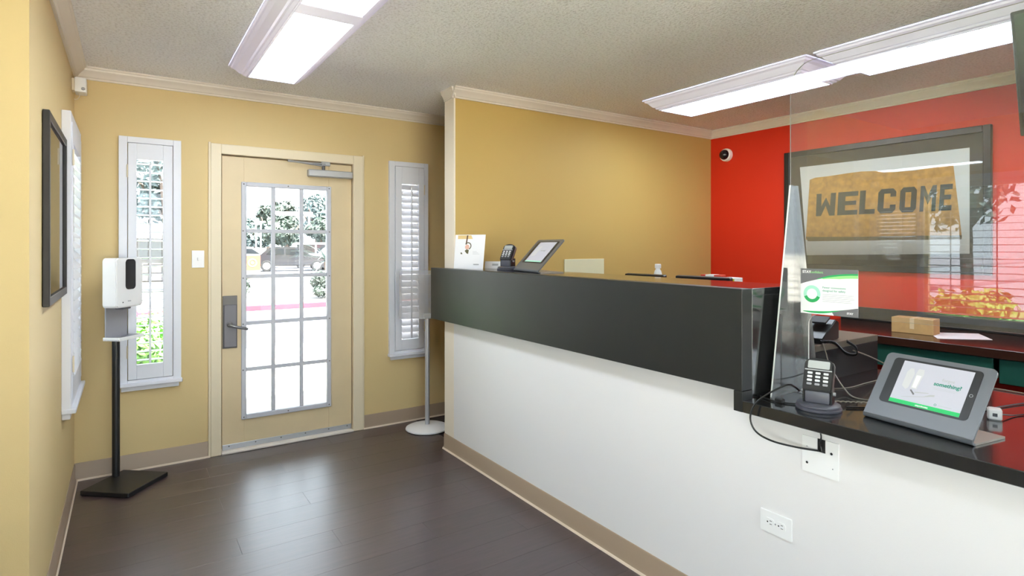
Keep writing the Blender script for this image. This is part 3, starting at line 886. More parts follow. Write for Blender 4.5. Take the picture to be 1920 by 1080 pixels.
# ------------------------------------------------------------------ tablets
def tablet(name, label, bl, br, L, tilt, z, screen, foot=0.16):
    bl = Vector((*bl, z)); br = Vector((*br, z))
    wv = (br-bl); W = wv.length; wv.normalize()
    n = Vector((-wv.y, wv.x, 0))
    if n.x < 0: n = -n
    T0 = frame3(bl, wv, (0, 0, 1))          # local x along, y up, z toward viewer
    up = n*math.cos(tilt)+Vector((0, 0, math.sin(tilt)))
    o = thing(name, label, 'tablet', tuple((bl+br)/2))
    t = 0.006
    r = 0.012
    # side profile (distance back, height): foot, rounded bend, tilted plate
    prof_c = [(foot, t/2)] + [(r*1.2, t/2)] + [(r*1.2-r*1.2*math.sin(a), t/2+r*0.8*(1-math.cos(a))) for a in [PI/2*i/5 for i in range(1, 4)]]
    base = Vector((0.0, r*0.8+t/2))
    prof_c += [(base.x+math.cos(tilt)*s, base.y+math.sin(tilt)*s) for s in (0.006,)]
    b = nb()
    # foot + bend as a thick ribbon
    def ribbon(path):
        outl, inl = [], []
        for i, p in enumerate(path):
            a = Vector(path[max(i-1, 0)]); c = Vector(path[min(i+1, len(path)-1)])
            d = (c-a).normalized(); nn = Vector((-d.y, d.x))
            outl.append(Vector(p)+nn*t/2); inl.append(Vector(p)-nn*t/2)
        return [tuple(v) for v in outl+inl[::-1]]
    Tr = frame3(bl, n, (0, 0, 1), wv)
    prism(b, ribbon([prof_c[0], (r*1.3, t/2)]), 0.0, W, Tr)
    emit('stand_foot', b, M['greyfoot'], o, angle=50)
    emit('stand_bend', prism(nb(), ribbon(prof_c[1:]), 0.0, W, Tr), M['grey'], o, angle=60)
    s0 = 0.0
    TPl = frame3(bl+Vector((0, 0, base.y)), wv, up)     # z = toward viewer
    plate = rrect(0, W, 0.004, L, 0.016)
    plate = [(0, 0.002), (W, 0.002)]+[p for p in plate if p[1] > 0.05]
    b = nb()
    prism(b, plate, -0.006, 0.0, TPl)
    pl = emit('stand_plate', b, M['grey'], o, angle=30)
    prism_b = prism(nb(), rrect(W*0.095, W*0.905, L*0.235, L*0.935, 0.012), 0.0001, 0.0012, TPl)
    be = emit('tablet_bezel', prism_b, M['blackplastic'], o, smooth=False)
    emit('camera_housing', box(nb(), (W*0.12, W*0.88), (L*0.26, L*0.92), (-0.016, -0.0061), 0.002, TPl), M['blackplastic'], o)
    sx0, sx1, sy0, sy1 = W*0.195, W*0.835, L*0.262, L*0.905
    scr = emit('screen', prism(nb(), [(sx0, sy0), (sx1, sy0), (sx1, sy1), (sx0, sy1)], 0.0013, 0.0016, TPl), screen, o, smooth=False)
    emit('home_button', prism(nb(), ringpts(W*0.868, L*0.58, 0.0048, 0.0036, 0, 359, 16), 0.0013, 0.0017, TPl), M['lcd'], o, smooth=False)
    return o, scr, TPl, (sx0, sx1, sy0, sy1), (bl, wv, n, up)
SCR = emis('lit_tablet_screen', (184, 184, 196), 0.10)
tb, scr, TT, (sx0, sx1, sy0, sy1), fr = tablet('tablet_stand', 'near tablet in grey stand on the low worktop, asking forgot something', (1.954, 0.908), (1.905, 0.606), 0.225, math.radians(55), 0.8775, SCR)
GREENL = emis('lit_green', (28, 176, 96), 0.15)
emit('green_bar', prism(nb(), [(sx0, sy0), (sx1, sy0), (sx1, sy0+0.0125), (sx0, sy0+0.0125)], 0.0017, 0.0018, TT), GREENL, scr, smooth=False)
text('lettering', 'forgot', 0.0135, TT @ Matrix.Translation((sx0+0.122, sy1-0.047, 0.0018)), M['greyprint'], scr)
text('lettering', 'something?', 0.0165, TT @ Matrix.Translation((sx0+0.104, sy1-0.0635, 0.0018)), M['tealink'], scr, bold=0.0004)
text('lettering', 'stayminutes', 0.0075, TT @ Matrix.Translation((sx0+0.077, sy0+0.0035, 0.0019)), M['paper'], scr, bold=0.0002)
emit('round_logo', prism(nb(), ringpts(sx0+0.128, sy0+0.0205, 0.0036, 0.0024, 0, 359, 12), 0.0017, 0.0018, TT), M['tealink'], scr, smooth=False)
b = nb()
box(b, (sx0+0.136, sx0+0.172), (sy0+0.0195, sy0+0.0207), (0.0017, 0.0018), 0, TT)
box(b, (sx0+0.104, sx0+0.172), (sy1-0.0725, sy1-0.0718), (0.0017, 0.0018), 0, TT)
box(b, (sx0+0.110, sx0+0.166), (sy1-0.0765, sy1-0.0758), (0.0017, 0.0018), 0, TT)
emit('small_print', b, M['greyprint'], scr, smooth=False)['kind'] = 'stuff'
b = nb()   # toiletries drawing: two bottles, a razor, a toothbrush
def S(pts): return [(sx0+p[0], sy0+p[1]) for p in pts]
emit('drawn_bottle', prism(nb(), S([(0.020, 0.060), (0.034, 0.050), (0.040, 0.058), (0.043, 0.105), (0.036, 0.122), (0.027, 0.122), (0.020, 0.108)]), 0.0017, 0.00175, TT), M['lightprint'], scr, smooth=False)
emit('drawn_tube', prism(nb(), S([(0.046, 0.056), (0.064, 0.056), (0.069, 0.108), (0.066, 0.124), (0.050, 0.124), (0.047, 0.108)]), 0.0017, 0.00175, TT), M['lightprint'], scr, smooth=False)
emit('drawn_tube', prism(nb(), S([(0.050, 0.060), (0.061, 0.060), (0.064, 0.102), (0.050, 0.102)]), 0.00176, 0.0018, TT), M['paper'], scr, smooth=False)
emit('drawn_razor', prism(nb(), S([(0.047, 0.050), (0.050, 0.053), (0.064, 0.040), (0.061, 0.036)]), 0.0017, 0.00175, TT), M['darkprint'], scr, smooth=False)
emit('drawn_handle', prism(nb(), S([(0.062, 0.044), (0.100, 0.050), (0.100, 0.0525), (0.062, 0.0475)]), 0.0017, 0.00175, TT), M['greyprint'], scr, smooth=False)
emit('drawn_toothbrush', prism(nb(), S([(0.030, 0.0225), (0.090, 0.036), (0.108, 0.042), (0.118, 0.044), (0.118, 0.050), (0.106, 0.048), (0.090, 0.038), (0.030, 0.0238)]), 0.0017, 0.00175, TT), M['greyprint'], scr, smooth=False)

tb2, scr2, T2, q2, fr2 = tablet('tablet_stand', 'far tablet in grey stand on the raised counter', (1.985, 2.955), (1.910, 2.600), 0.245, math.radians(47), 1.2703, SCR)
a0, a1, c0, c1 = q2
emit('green_bar', prism(nb(), [(a0, c0), (a1, c0), (a1, c0+0.010), (a0, c0+0.010)], 0.0017, 0.0018, T2), M['mint'], scr2, smooth=False)
emit('drawn_shape', prism(nb(), [(a0+0.02, c0+0.04), (a0+0.075, c0+0.05), (a0+0.08, c0+0.125), (a0+0.03, c0+0.12)], 0.0017, 0.0018, T2), M['lightprint'], scr2, smooth=False)
text('lettering', 'something?', 0.016, T2 @ Matrix.Translation((a0+0.10, c0+0.085, 0.0018)), M['greyprint'], scr2)

# ------------------------------------------------------------------ card terminals
def terminal(label, loc, rz):
    o = thing('card_terminal', label, 'card reader', loc, rz, group='card terminals on swivel stands')
    emit('base_disc', lathe(nb(), [(0, 0), (0.068, 0), (0.070, 0.003), (0.070, 0.008), (0.064, 0.010), (0.062, 0.012), (0.066, 0.014), (0.066, 0.018), (0.058, 0.022), (0, 0.022)], 32), M['charcoal'], o, world=False)
    b = nb()
    box(b, (-0.038, 0.038), (-0.026, 0.024), (0.022, 0.066), 0.006, seg=2)
    br_ = emit('swivel_bracket', b, M['charcoal'], o, world=False)
    for xa in (-0.044, 0.0385):
        bx('bracket_cheek', (xa, xa+0.0055), (-0.024, 0.026), (0.022, 0.074), M['blackplastic'], o, 0.002, world=False)
    for s in (-1, 1):
        emit('pivot_screw', cyl(nb(), (s*0.044, 0, 0.055), (s*0.051, 0, 0.055), 0.006, n=10), M['alu'], o, world=False)
    tilt = math.radians(62)
    T = frame3((0, -0.030, 0.064), (1, 0, 0), (0, math.cos(tilt), math.sin(tilt)))
    body = [(-0.041, 0), (0.041, 0), (0.044, 0.012), (0.044, 0.095)] + [(0.044*math.cos(a), 0.095+0.020*math.sin(a)) for a in [PI*i/8 for i in range(1, 8)]] + [(-0.044, 0.095), (-0.044, 0.012)]
    bd = emit('terminal_body', prism(nb(), body, -0.030, 0.004, T, bev=0.003), M['blackplastic'], o, world=False, angle=40)
    emit('side_rim', prism(nb(), [(p[0]*1.03, p[1]*1.01) for p in body], -0.022, -0.010, T), M['steel'], o, world=False, angle=40)
    emit('display', prism(nb(), rrect(-0.033, 0.033, 0.076, 0.103, 0.004), 0.0041, 0.0050, T), M['lcd'], bd, world=False, smooth=False)
    emit('chin_bar', box(nb(), (-0.041, 0.041), (0.069, 0.073), (0.004, 0.0052), 0.0005, T), M['alu'], bd, world=False)
    for i in range(3):
        for j in range(4):
            cx, cy_ = -0.024+0.024*i, 0.022+0.0125*j
            emit('key', prism(nb(), rrect(cx-0.0075, cx+0.0075, cy_-0.0036, cy_+0.0036, 0.002, 2), 0.0041, 0.0062, T), M['keys'] if j else M['greyplastic'], bd, world=False, smooth=False)
    return o
terminal('near black card terminal on the low worktop before the acrylic screen', (1.925, 1.035, 0.8773), math.radians(-72))
terminal('far black card terminal on the raised counter beside the far tablet', (2.055, 3.13, 1.2703), math.radians(-72))

# ------------------------------------------------------------------ papers on the raised counter
TF = frame3((1.862, 3.475, 1.2705), (0.52, -0.854, 0), (0.10, 0.06, 1))
fl = thing('counter_flyer', 'white flyer with a small photo standing at the far end of the counter', 'flyer', (1.92, 3.40, 1.2705))
emit('sheet', prism(nb(), [(-0.02, 0.0), (0.205, 0.0), (0.212, 0.232), (-0.02, 0.232)], -0.001, 0.0, TF), M['paper'], fl, smooth=False)
emit('photo_tint', prism(nb(), [(0.0, 0.203), (0.115, 0.203), (0.103, 0.228), (0.0, 0.228)], 0.0002, 0.0004, TF), M['tanprint'], fl, smooth=False)
emit('photo_strap', prism(nb(), [(0.062, 0.165), (0.072, 0.165), (0.080, 0.228), (0.070, 0.228)], 0.0005, 0.0007, TF), M['brownprint'], fl, smooth=False)
emit('photo_strap', prism(nb(), ringpts(0.082, 0.155, 0.026, 0.019, -70, 150, 12), 0.0005, 0.0007, TF), M['oliveprint'], fl, smooth=False)
emit('photo_figure', prism(nb(), arc(0.076, 0.148, 0.017, 0, 345, 12), 0.0004, 0.0006, TF), M['pinkprint'], fl, smooth=False)
emit('photo_shadow', prism(nb(), [(0.058, 0.122), (0.072, 0.105), (0.086, 0.100), (0.090, 0.128), (0.072, 0.132)], 0.0006, 0.0008, TF), M['oliveprint'], fl, smooth=False)
emit('photo_shadow', prism(nb(), [(0.026, 0.108), (0.034, 0.112), (0.042, 0.100), (0.030, 0.098)], 0.0006, 0.0008, TF), M['oliveprint'], fl, smooth=False)
b = nb()
for k in range(3): box(b, (0.12, 0.172-0.01*k), (0.10+0.008*k, 0.1015+0.008*k), (0.0002, 0.0004), 0, TF)
box(b, (0.13, 0.172), (0.026, 0.034), (0.0002, 0.0004), 0, TF)
emit('small_print', b, M['greyprint'], fl, smooth=False)['kind'] = 'stuff'
TCd = frame3((2.055, 3.36, 1.2705), (0.55, -0.835, 0), (0.15, 0.1, 1))
cdo = thing('name_card', 'small folded white card beside the flyer and far terminal', 'card', (2.09, 3.30, 1.2705))
emit('card_face', prism(nb(), [(-0.035, 0), (0.085, 0), (0.085, 0.05), (-0.035, 0.05)], -0.001, 0.0, TCd), M['paper'], cdo, smooth=False)
emit('print_mark', prism(nb(), [(0.02, 0.02), (0.065, 0.02), (0.065, 0.034), (0.02, 0.034)], 0.0002, 0.0004, TCd), M['greyprint'], cdo, smooth=False)

setp(bx('blank_board', (2.825, 3.238), (YP0-0.012, YP0-0.0005), (1.00, 1.322), M['cream'], bev=0.002), 'pale cream board on the mustard wall above the counter', 'board')

# ------------------------------------------------------------------ staff desk things
def monitor(label, x, yc, wd, ztop):
    o = thing('monitor', label, 'monitor', (x, yc, 1.0253), math.radians(3), group='staff monitors')
    emit('base', prism(nb(), rrect(-0.08, 0.08, -0.09, 0.09, 0.02), 0, 0.010), M['blackplastic'], o, world=False)
    bx('neck', (-0.012, 0.012), (-0.025, 0.025), (0.010, 0.10), M['blackplastic'], o, 0.003, world=False)
    T = Matrix.Translation((0, 0, 0.045)) @ Matrix.Rotation(math.radians(-10), 4, 'Y')
    h = (ztop-1.0253-0.045)/math.cos(math.radians(10))
    bx('housing', (-0.028, 0.002), (-wd/2, wd/2), (0, h), M['blackplastic'], o, 0.004, world=False, T=T)
    bx('display', (0.0021, 0.0031), (-wd/2+0.012, wd/2-0.012), (0.015, h-0.012), M['smoke'], o, world=False, T=T)
monitor('black staff monitor rising behind the counter, before the white bottle', 2.55, 2.36, 0.29, 1.262)
monitor('black staff monitor rising behind the counter, before the red wall', 2.55, 1.955, 0.33, 1.266)
bo = thing('white_bottle', 'slim white bottle standing behind the staff monitor', 'bottle', (2.72, 2.455, 1.0253))
emit('bottle_body', lathe(nb(), [(0, 0), (0.024, 0), (0.026, 0.006), (0.026, 0.22), (0.020, 0.245), (0.014, 0.255), (0.014, 0.262)], 20), M['white'], bo, world=False)
emit('cap', lathe(nb(), [(0, 0.262), (0.019, 0.262), (0.019, 0.284), (0.016, 0.288), (0, 0.288)], 16), M['white'], bo, world=False)
rb = thing('red_carton', 'red and white carton behind the second staff monitor', 'carton', (2.73, 2.06, 1.0253), math.radians(10))
bx('carton', (-0.03, 0.03), (-0.06, 0.06), (0, 0.238), M['redbox'], rb, 0.002, world=False)
bx('white_panel', (-0.031, 0.031), (-0.02, 0.03), (0.12, 0.2385), M['paper'], rb, world=False)
rb2 = thing('label_box', 'small black box with a yellow green label by the red wall', 'box', (2.72, 1.93, 1.0253), math.radians(-8))
bx('carton', (-0.03, 0.03), (-0.045, 0.045), (0, 0.228), M['paper'], rb2, 0.002, world=False)
bx('label', (-0.0306, -0.0301), (-0.042, -0.004), (0.12, 0.222), M['yellowlabel'], rb2, world=False)

# telephone
ph = thing('desk_phone', 'black desk telephone on the staff desk behind the screen foot', 'telephone', (2.42, 1.34, 1.0253), math.radians(-80))
T = Matrix.Identity(4)
emit('phone_body', prism(nb(), [(-0.10, 0.0), (0.10, 0.0), (0.10, 0.075), (0.06, 0.085), (-0.10, 0.02)], -0.085, 0.085, frame3((0, 0, 0), (0, 1, 0), (0, 0, 1)), bev=0.004), M['blackplastic'], ph, world=False)
bx('phone_display', (0.0, 0.07), (0.01, 0.07), (0.072, 0.080), M['rubber'], ph, 0.001, world=False, T=Matrix.Rotation(math.radians(20), 4, 'X'))
b = nb()
tube(b, [(-0.055, -0.11, 0.050), (-0.055, -0.06, 0.075), (-0.055, 0.0, 0.092), (-0.055, 0.06, 0.105), (-0.055, 0.10, 0.098)], 0.016, 10)
box(b, (-0.08, -0.03), (-0.125, -0.075), (0.028, 0.062), 0.010, seg=2)
box(b, (-0.08, -0.03), (0.075, 0.125), (0.075, 0.112), 0.010, seg=2)
emit('handset', b, M['blackplastic'], ph, world=False)

# ------------------------------------------------------------------ cables
coil = []
P0, P1, P2 = Vector((2.36, 1.225, 1.035)), Vector((2.46, 1.18, 0.955)), Vector((2.55, 1.17, 1.005))
cpath = catmull([(2.33, 1.245, 1.035), (2.38, 1.215, 1.030), (2.44, 1.20, 0.985), (2.50, 1.19, 0.975), (2.515, 1.195, 1.00), (2.46, 1.205, 1.03)], 10)
for i, p in enumerate(cpath):
    for s in range(5):
        a = 2*PI*s/5
        q = p if i == len(cpath)-1 else p.lerp(cpath[i+1], s/5)
        coil.append(q+Vector((0.006*math.cos(a), 0.003*math.cos(a), 0.006*math.sin(a))))
setp(emit('coiled_cord', tube(nb(), coil, 0.0022, 5, smooth=False), M['cable']), 'black coiled handset cord hanging over the desk edge', 'cord')
def cable(label, pts, r, m='cable', cat='cable', name='cable'):
    return setp(emit(name, tube(nb(), pts, r, 6), M[m]), label, cat)
cable('grey cord running from the coiled cord down behind the near tablet', [(2.50, 1.20, 0.99), (2.57, 1.195, 0.97), (2.66, 1.19, 0.94), (2.74, 1.17, 0.905), (2.74, 1.10, 0.8805)], 0.003, 'greycable')
cable('thin grey cord from the desk edge to the near card terminal', [(2.33, 1.234, 1.03), (2.33, 1.225, 1.00), (2.30, 1.19, 0.95), (2.22, 1.10, 0.895), (2.16, 1.03, 0.881), (2.20, 0.96, 0.8795), (2.30, 0.92, 0.8795)], 0.0025, 'greycable')
cable('grey cord lying across the low worktop behind the terminal', [(2.20, 1.16, 0.8795), (2.30, 1.12, 0.8795), (2.42, 1.12, 0.8795), (2.56, 1.12, 0.8795), (2.68, 1.14, 0.8795)], 0.002, 'greycable')
tw = []
for i in range(61):
    t = i/60
    tw.append(Vector((2.00+0.18*t, 1.03-0.12*t, 0.892-0.008*t))+Vector((0, 0.0016*math.cos(i*1.3), 0.0016*math.sin(i*1.3))))
setp(emit('twisted_cable', tube(nb(), tw, 0.0026, 5, smooth=False), M['greycable']), 'black and white twisted cable between terminal and tablet', 'cable')
cable('black straight cable lying between terminal and tablet', [(2.005, 0.985, 0.8812), (2.05, 0.950, 0.8812), (2.12, 0.915, 0.8805), (2.19, 0.88, 0.8803)], 0.003)
cable('black power cable looping from the terminal over the worktop edge', [(1.906, 1.090, 0.928), (1.880, 1.092, 0.945), (1.825, 1.085, 0.960), (1.786, 1.125, 0.930), (1.779, 1.172, 0.885), (1.777, 1.190, 0.833), (1.785, 1.174, 0.789), (1.805, 1.130, 0.766), (1.830, 1.060, 0.760), (1.852, 0.995, 0.762)], 0.0032)
cable('black cable with an inline adapter lying by the screen foot', [(1.915, 1.09, 0.8805), (1.895, 1.12, 0.8805), (1.880, 1.155, 0.8805), (1.885, 1.20, 0.8805), (1.90, 1.232, 0.8805)], 0.003)
setp(bx('inline_adapter', (1.878, 1.898), (1.135, 1.165), (0.8775, 0.892), M['blackplastic'], bev=0.003), 'tiny black inline adapter on the cable near the screen foot', 'adapter')
cable('grey and black lead lying behind the near tablet at right', [(2.32, 0.72, 0.8803), (2.45, 0.70, 0.8803), (2.60, 0.66, 0.8803), (2.70, 0.60, 0.8803), (2.74, 0.45, 0.8803)], 0.0025, 'cable')
cable('pale cord lying along the back edge of the low worktop', [(2.735, 0.95, 0.8803), (2.745, 0.80, 0.8803), (2.74, 0.70, 0.8803), (2.742, 0.55, 0.8803)], 0.0028, 'greycable')
cable('black charging lead plugged into the white power adapter', [(2.30, 0.655, 0.889), (2.36, 0.64, 0.8805), (2.41, 0.62, 0.8803), (2.43, 0.59, 0.8803), (2.50, 0.57, 0.8803), (2.58, 0.54, 0.8803)], 0.0022)
pa = thing('power_adapter', 'white power adapter beside the near tablet', 'adapter', (2.27, 0.665, 0.8775), math.radians(20))
bx('adapter_body', (-0.02, 0.02), (-0.018, 0.018), (0, 0.034), M['white'], pa, 0.004, world=False)
bx('port', (-0.0206, -0.0201), (-0.006, 0.006), (0.012, 0.022), M['smoke'], pa, world=False)

# ------------------------------------------------------------------ plates on the counter wall
cp = thing('cable_plate', 'square white plate with a cable notch under the worktop', 'cover plate', (XC, 0.993, 0.68))
TPc = FACEX(XC-0.0005)
emit('plate', prism(nb(), [(-1.052, 0.682), (-0.935, 0.682), (-0.935, 0.799), (-0.976, 0.799), (-0.976, 0.757), (-1.002, 0.757), (-1.002, 0.799), (-1.052, 0.799)], 0, 0.004, TPc), M['white'], cp, smooth=False)
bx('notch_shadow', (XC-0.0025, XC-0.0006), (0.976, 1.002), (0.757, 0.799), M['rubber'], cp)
for (y_, z_) in ((1.036, 0.712), (0.957, 0.762), (1.036, 0.765), (0.953, 0.715)):
    emit('screw', lathe(nb(), [(0, 0), (0.0042 if z_ in (0.712, 0.762) else 0.002, 0), (0.003 if z_ in (0.712, 0.762) else 0.0015, 0.0015), (0, 0.002)], 10, FACEX(XC-0.0046, y_, z_)), M['rubber'] if z_ in (0.712, 0.762) else M['greyplastic'], cp)
cable('two short black cables dropping from the worktop into the plate notch', [(1.848, 0.990, 0.834), (1.850, 0.986, 0.81), (1.851, 0.990, 0.785), (1.853, 0.986, 0.763)], 0.0026)
ot = thing('wall_outlet', 'white double socket low on the white counter wall', 'outlet', (XC, 1.145, 0.425))
emit('cover_plate', prism(nb(), rrect(-1.204, -1.087, 0.425, 0.501, 0.004), 0.0, 0.005, TPc, bev=0.0015), M['white'], ot, angle=40)
for yc in (1.167, 1.126):
    ou = emit('socket_face', prism(nb(), rrect(-yc-0.017, -yc+0.017, 0.449, 0.477, 0.010), 0.005, 0.0062, TPc), M['white'], ot, smooth=False)
    b = nb()
    lathe(b, [(0.0026, 0), (0.0026, 0.0003)], 10, FACEX(XC-0.0068, yc+0.008, 0.463))
    box(b, (-yc, -yc+0.008), (0.4675, 0.4695), (0.0062, 0.0066), 0, TPc)
    box(b, (-yc, -yc+0.008), (0.4565, 0.4585), (0.0062, 0.0066), 0, TPc)
    emit('slots', b, M['smoke'], ou, smooth=False)
emit('screw', lathe(nb(), [(0, 0), (0.003, 0), (0, 0.0012)], 10, FACEX(XC-0.0056, 1.1465, 0.463)), M['greyplastic'], ot)

# ------------------------------------------------------------------ wall things
ls = thing('light_switch', 'white light switch plate between the left window and the door', 'switch', (0.391, YB, 1.28))
bx('switch_plate', (0.354, 0.428), (YB-0.006, YB-0.0005), (1.279, 1.394), M['white'], ls, 0.002)
bx('toggle', (0.386, 0.396), (YB-0.018, YB-0.006), (1.328, 1.346), M['white'], ls, 0.002)
ms = thing('motion_sensor', 'small white motion sensor box high in the left corner', 'sensor', (XL, 4.21, 2.31))
bx('bracket', (XL+0.0005, XL+0.014), (4.17, 4.24), (2.325, 2.395), M['cap'], ms, 0.002)
bx('sensor_body', (XL+0.014, XL+0.070), (4.155, 4.262), (2.315, 2.400), M['white'], ms, 0.006, seg=2)
emit('sensor_lens', lathe(nb(), [(0.010, 0), (0.008, 0.003), (0, 0.004)], 12, frame3((XL+0.055, 4.1555, 2.335), (1, 0, 0), (0, 0, 1))), M['greyplastic'], ms)
emit('wire', tube(nb(), [(XL+0.03, 4.20, 2.315), (XL+0.035, 4.21, 2.298), (XL+0.02, 4.235, 2.285), (XL+0.004, 4.25, 2.29)], 0.002), M['cap'], ms)
lpct = thing('framed_picture', 'dark framed picture hanging on the left wall beside the shutter', 'picture', (XL, 3.10, 1.19))
py0, py1, pz0, pz1 = 2.79, 3.54, 1.191, 1.940
b = nb()
for (ya, yb, za, zb) in ((py0, py0+0.03, pz0, pz1), (py1-0.03, py1, pz0, pz1), (py0+0.03, py1-0.03, pz0, pz0+0.035), (py0+0.03, py1-0.03, pz1-0.035, pz1)):
    box(b, (XL+0.002, XL+0.024), (ya, yb), (za, zb), 0.002)
emit('frame', b, M['framebrown'], lpct)
bx('mat_board', (XL+0.003, XL+0.010), (py0+0.03, py1-0.03), (pz0+0.035, pz1-0.035), M['lightprint'], lpct)
bx('print', (XL+0.010, XL+0.011), (py0+0.42, py1-0.05), (pz0+0.13, pz1-0.13), M['matboard'], lpct)
bx('glazing', (XL+0.014, XL+0.016), (py0+0.03, py1-0.03), (pz0+0.035, pz1-0.035), M['glazing'], lpct)
# dome camera
dc = thing('dome_camera', 'small white and black dome camera on the red wall', 'camera', (XR, 3.33, 2.21))
TD = frame3((XR-0.0005, 3.33, 2.267), (0, -1, 0), (0, 0, 1))
emit('housing', lathe(nb(), [(0.060, 0), (0.060, 0.020), (0.056, 0.034), (0.048, 0.040), (0, 0.040)], 28, TD), M['white'], dc)
prof = [(0.046*math.cos(a), 0.040+0.044*math.sin(a)) for a in [PI/2*i/8 for i in range(9)]]
emit('dome', lathe(nb(), prof, 24, TD), M['smoke'], dc)
# television
tv = thing('television', 'black television tilted down from the ceiling at the right edge', 'television', (2.93, 0.36, 2.46))
ang = math.atan2(0.12, 0.47)
TT_ = Matrix.Translation((2.955, 0.37, 2.105)) @ Matrix.Rotation(ang, 4, 'Y').inverted()
bx('housing', (0.0, 0.055), (-0.45, 0.43), (-0.245, 0.245), M['blackplastic'], tv, 0.004, T=TT_)
bx('screen', (-0.0012, -0.0002), (-0.438, 0.418), (-0.215, 0.233), M['smoke'], tv, T=TT_)
b = nb()
box(b, (0.055, 0.075), (-0.12, 0.12), (-0.12, 0.12), 0.003, TT_)
cyl(b, TT_ @ Vector((0.09, 0, 0)), (3.03, 0.37, 2.505), 0.02)
cyl(b, (3.03, 0.37, 2.497), (3.03, 0.37, 2.509), 0.07, n=20)
emit('ceiling_mount', b, M['blackmetal'], tv)

# ------------------------------------------------------------------ stands on the floor
RS = math.radians(50)
sz = thing('sanitizer_stand', 'white automatic hand sanitizer dispenser on a black floor stand', 'dispenser', (-0.010, 4.125, 0.0), RS)
# local: -Y is the front after rotation by RS -> faces (+x, -y)
bx('base_plate', (-0.16, 0.16), (-0.15, 0.15), (0.0006, 0.026), M['blackmetal'], sz, 0.003, world=False)
pxl, pyl = 0.06, 0.115
bxl = pxl-0.028
b = nb()
cyl(b, (pxl, pyl, 0.026), (pxl, pyl, 1.30), 0.0205, n=20)
emit('pole', b, M['blackmetal'], sz, world=False)
b = nb()
prism(b, rrect(-0.105, 0.105, 1.058, 1.352, 0.020), 0, 0.095, frame3((bxl, pyl-0.022, 0), (1, 0, 0), (0, 0, 1)), bev=0.008)
body = emit('dispenser_body', b, M['white'], sz, world=False, angle=50)
Tf = frame3((bxl, pyl-0.022-0.095, 0), (1, 0, 0), (0, 0, 1))
emit('refill_window', prism(nb(), rrect(-0.036, 0.042, 1.165, 1.345, 0.022), -0.004, 0.0015, Tf), M['smoke'], body, world=False, smooth=False)
emit('sensor_eye', lathe(nb(), [(0.004, 0), (0, 0.0015)], 8, Tf @ Matrix.Translation((-0.055, 1.09, 0))), M['smoke'], body, world=False)
emit('logo', box(nb(), (-0.018, 0.006), (1.092, 1.099), (0, 0.0008), 0, Tf), M['greyprint'], body, world=False)
bx('nozzle', (bxl-0.03, bxl+0.03), (pyl-0.10, pyl-0.04), (1.046, 1.060), M['charcoal'], body, 0.004, world=False)
b = nb()
box(b, (bxl-0.082, bxl+0.082), (pyl-0.030, pyl-0.022), (0.872, 1.058), 0.001)
box(b, (bxl-0.095, bxl+0.095), (pyl-0.128, pyl-0.022), (0.866, 0.876), 0.002)
emit('tray_back', b, M['greyplastic'], sz, world=False)
b = nb()
for (xa, xb, ya, yb) in ((bxl-0.095, bxl+0.095, pyl-0.130, pyl-0.124), (bxl-0.095, bxl-0.089, pyl-0.124, pyl-0.022), (bxl+0.089, bxl+0.095, pyl-0.124, pyl-0.022)):
    box(b, (xa, xb), (ya, yb), (0.866, 0.886), 0.001)
emit('tray_rim', b, M['white'], sz, world=False)

st = thing('sign_stand', 'white pedestal sign stand with a clear holder by the counter end', 'sign stand', (1.945, 4.105, 0), math.radians(-24))
emit('base_disc', lathe(nb(), [(0, 0.0006), (0.160, 0.0006), (0.168, 0.006), (0.166, 0.014), (0.140, 0.024), (0.05, 0.034), (0.024, 0.038), (0, 0.038)], 40), M['whitepaint'], st, world=False)
emit('pole', cyl(nb(), (0, 0, 0.036), (0, 0, 0.90), 0.018, n=20), M['silver'], st, world=False)
Ts = frame3((0, -0.022, 0), (1, 0, 0), (0, 0, 1))
b = nb()
prism(b, rrect(-0.215, 0.215, 0.862, 1.235, 0.006, 2), -0.002, 0.0, Ts, edge_mi=1)
prism(b, rrect(-0.215, 0.215, 0.862, 1.205, 0.006, 2), 0.006, 0.008, Ts, edge_mi=1)
emit('holder', b, [M['holder'], M['edge']], st, world=False, smooth=False)
bx('holder_clip', (-0.03, 0.03), (-0.024, 0.0), (0.86, 0.90), M['whitepaint'], st, 0.002, world=False)

# ------------------------------------------------------------------ outdoors
ZG = -0.03
def slabs(name, label, cat, strips, m):
    o = thing(name, label, cat, (1.5, 6, ZG), kind='structure')
    return o
sw_ = thing('pavement', 'pale concrete walk outside the entrance door', 'pavement', (1.5, 6.5, ZG), kind='structure')
for (ya, yb) in ((4.50, 6.272), (6.288, 8.93)):
    for (xa, xb) in ((-9.0, -3.01), (-2.99, 2.99), (3.01, 8.99), (9.01, 15.0)):
        bx('slab', (xa, xb), (ya, yb), (ZG-0.12, ZG), M['concrete'], sw_, 0.006)
bx('joint_bed', (-9, 15), (4.5, 8.93), (ZG-0.16, ZG-0.10), M['sub'], sw_)
setp(bx('road', (-60, 90), (8.94, 14.05), (ZG-0.16, ZG-0.005), M['asphalt']), 'pale asphalt lane in front of the building', 'road', kind='structure')
kb = thing('kerb', 'red painted kerb along the planting bed', 'kerb', (4, 14.15, ZG), kind='structure')
for k in range(14):
    bx('kerb_stone', (-20+k*4+0.006, -16+k*4-0.006), (14.06, 14.24), (ZG-0.1, ZG+0.125), M['kerb'], kb, 0.015)
setp(bx('planting_bed', (-20, 36), (14.245, 18.6), (ZG-0.1, ZG+0.10), M['gravel']), 'pale gravel planting bed behind the red kerb', 'ground', kind='structure')
setp(bx('parking_lot', (-90, 160), (18.61, 120), (ZG-0.16, ZG), M['asphalt']), 'sunlit parking lot beyond the planting bed', 'ground', kind='structure')
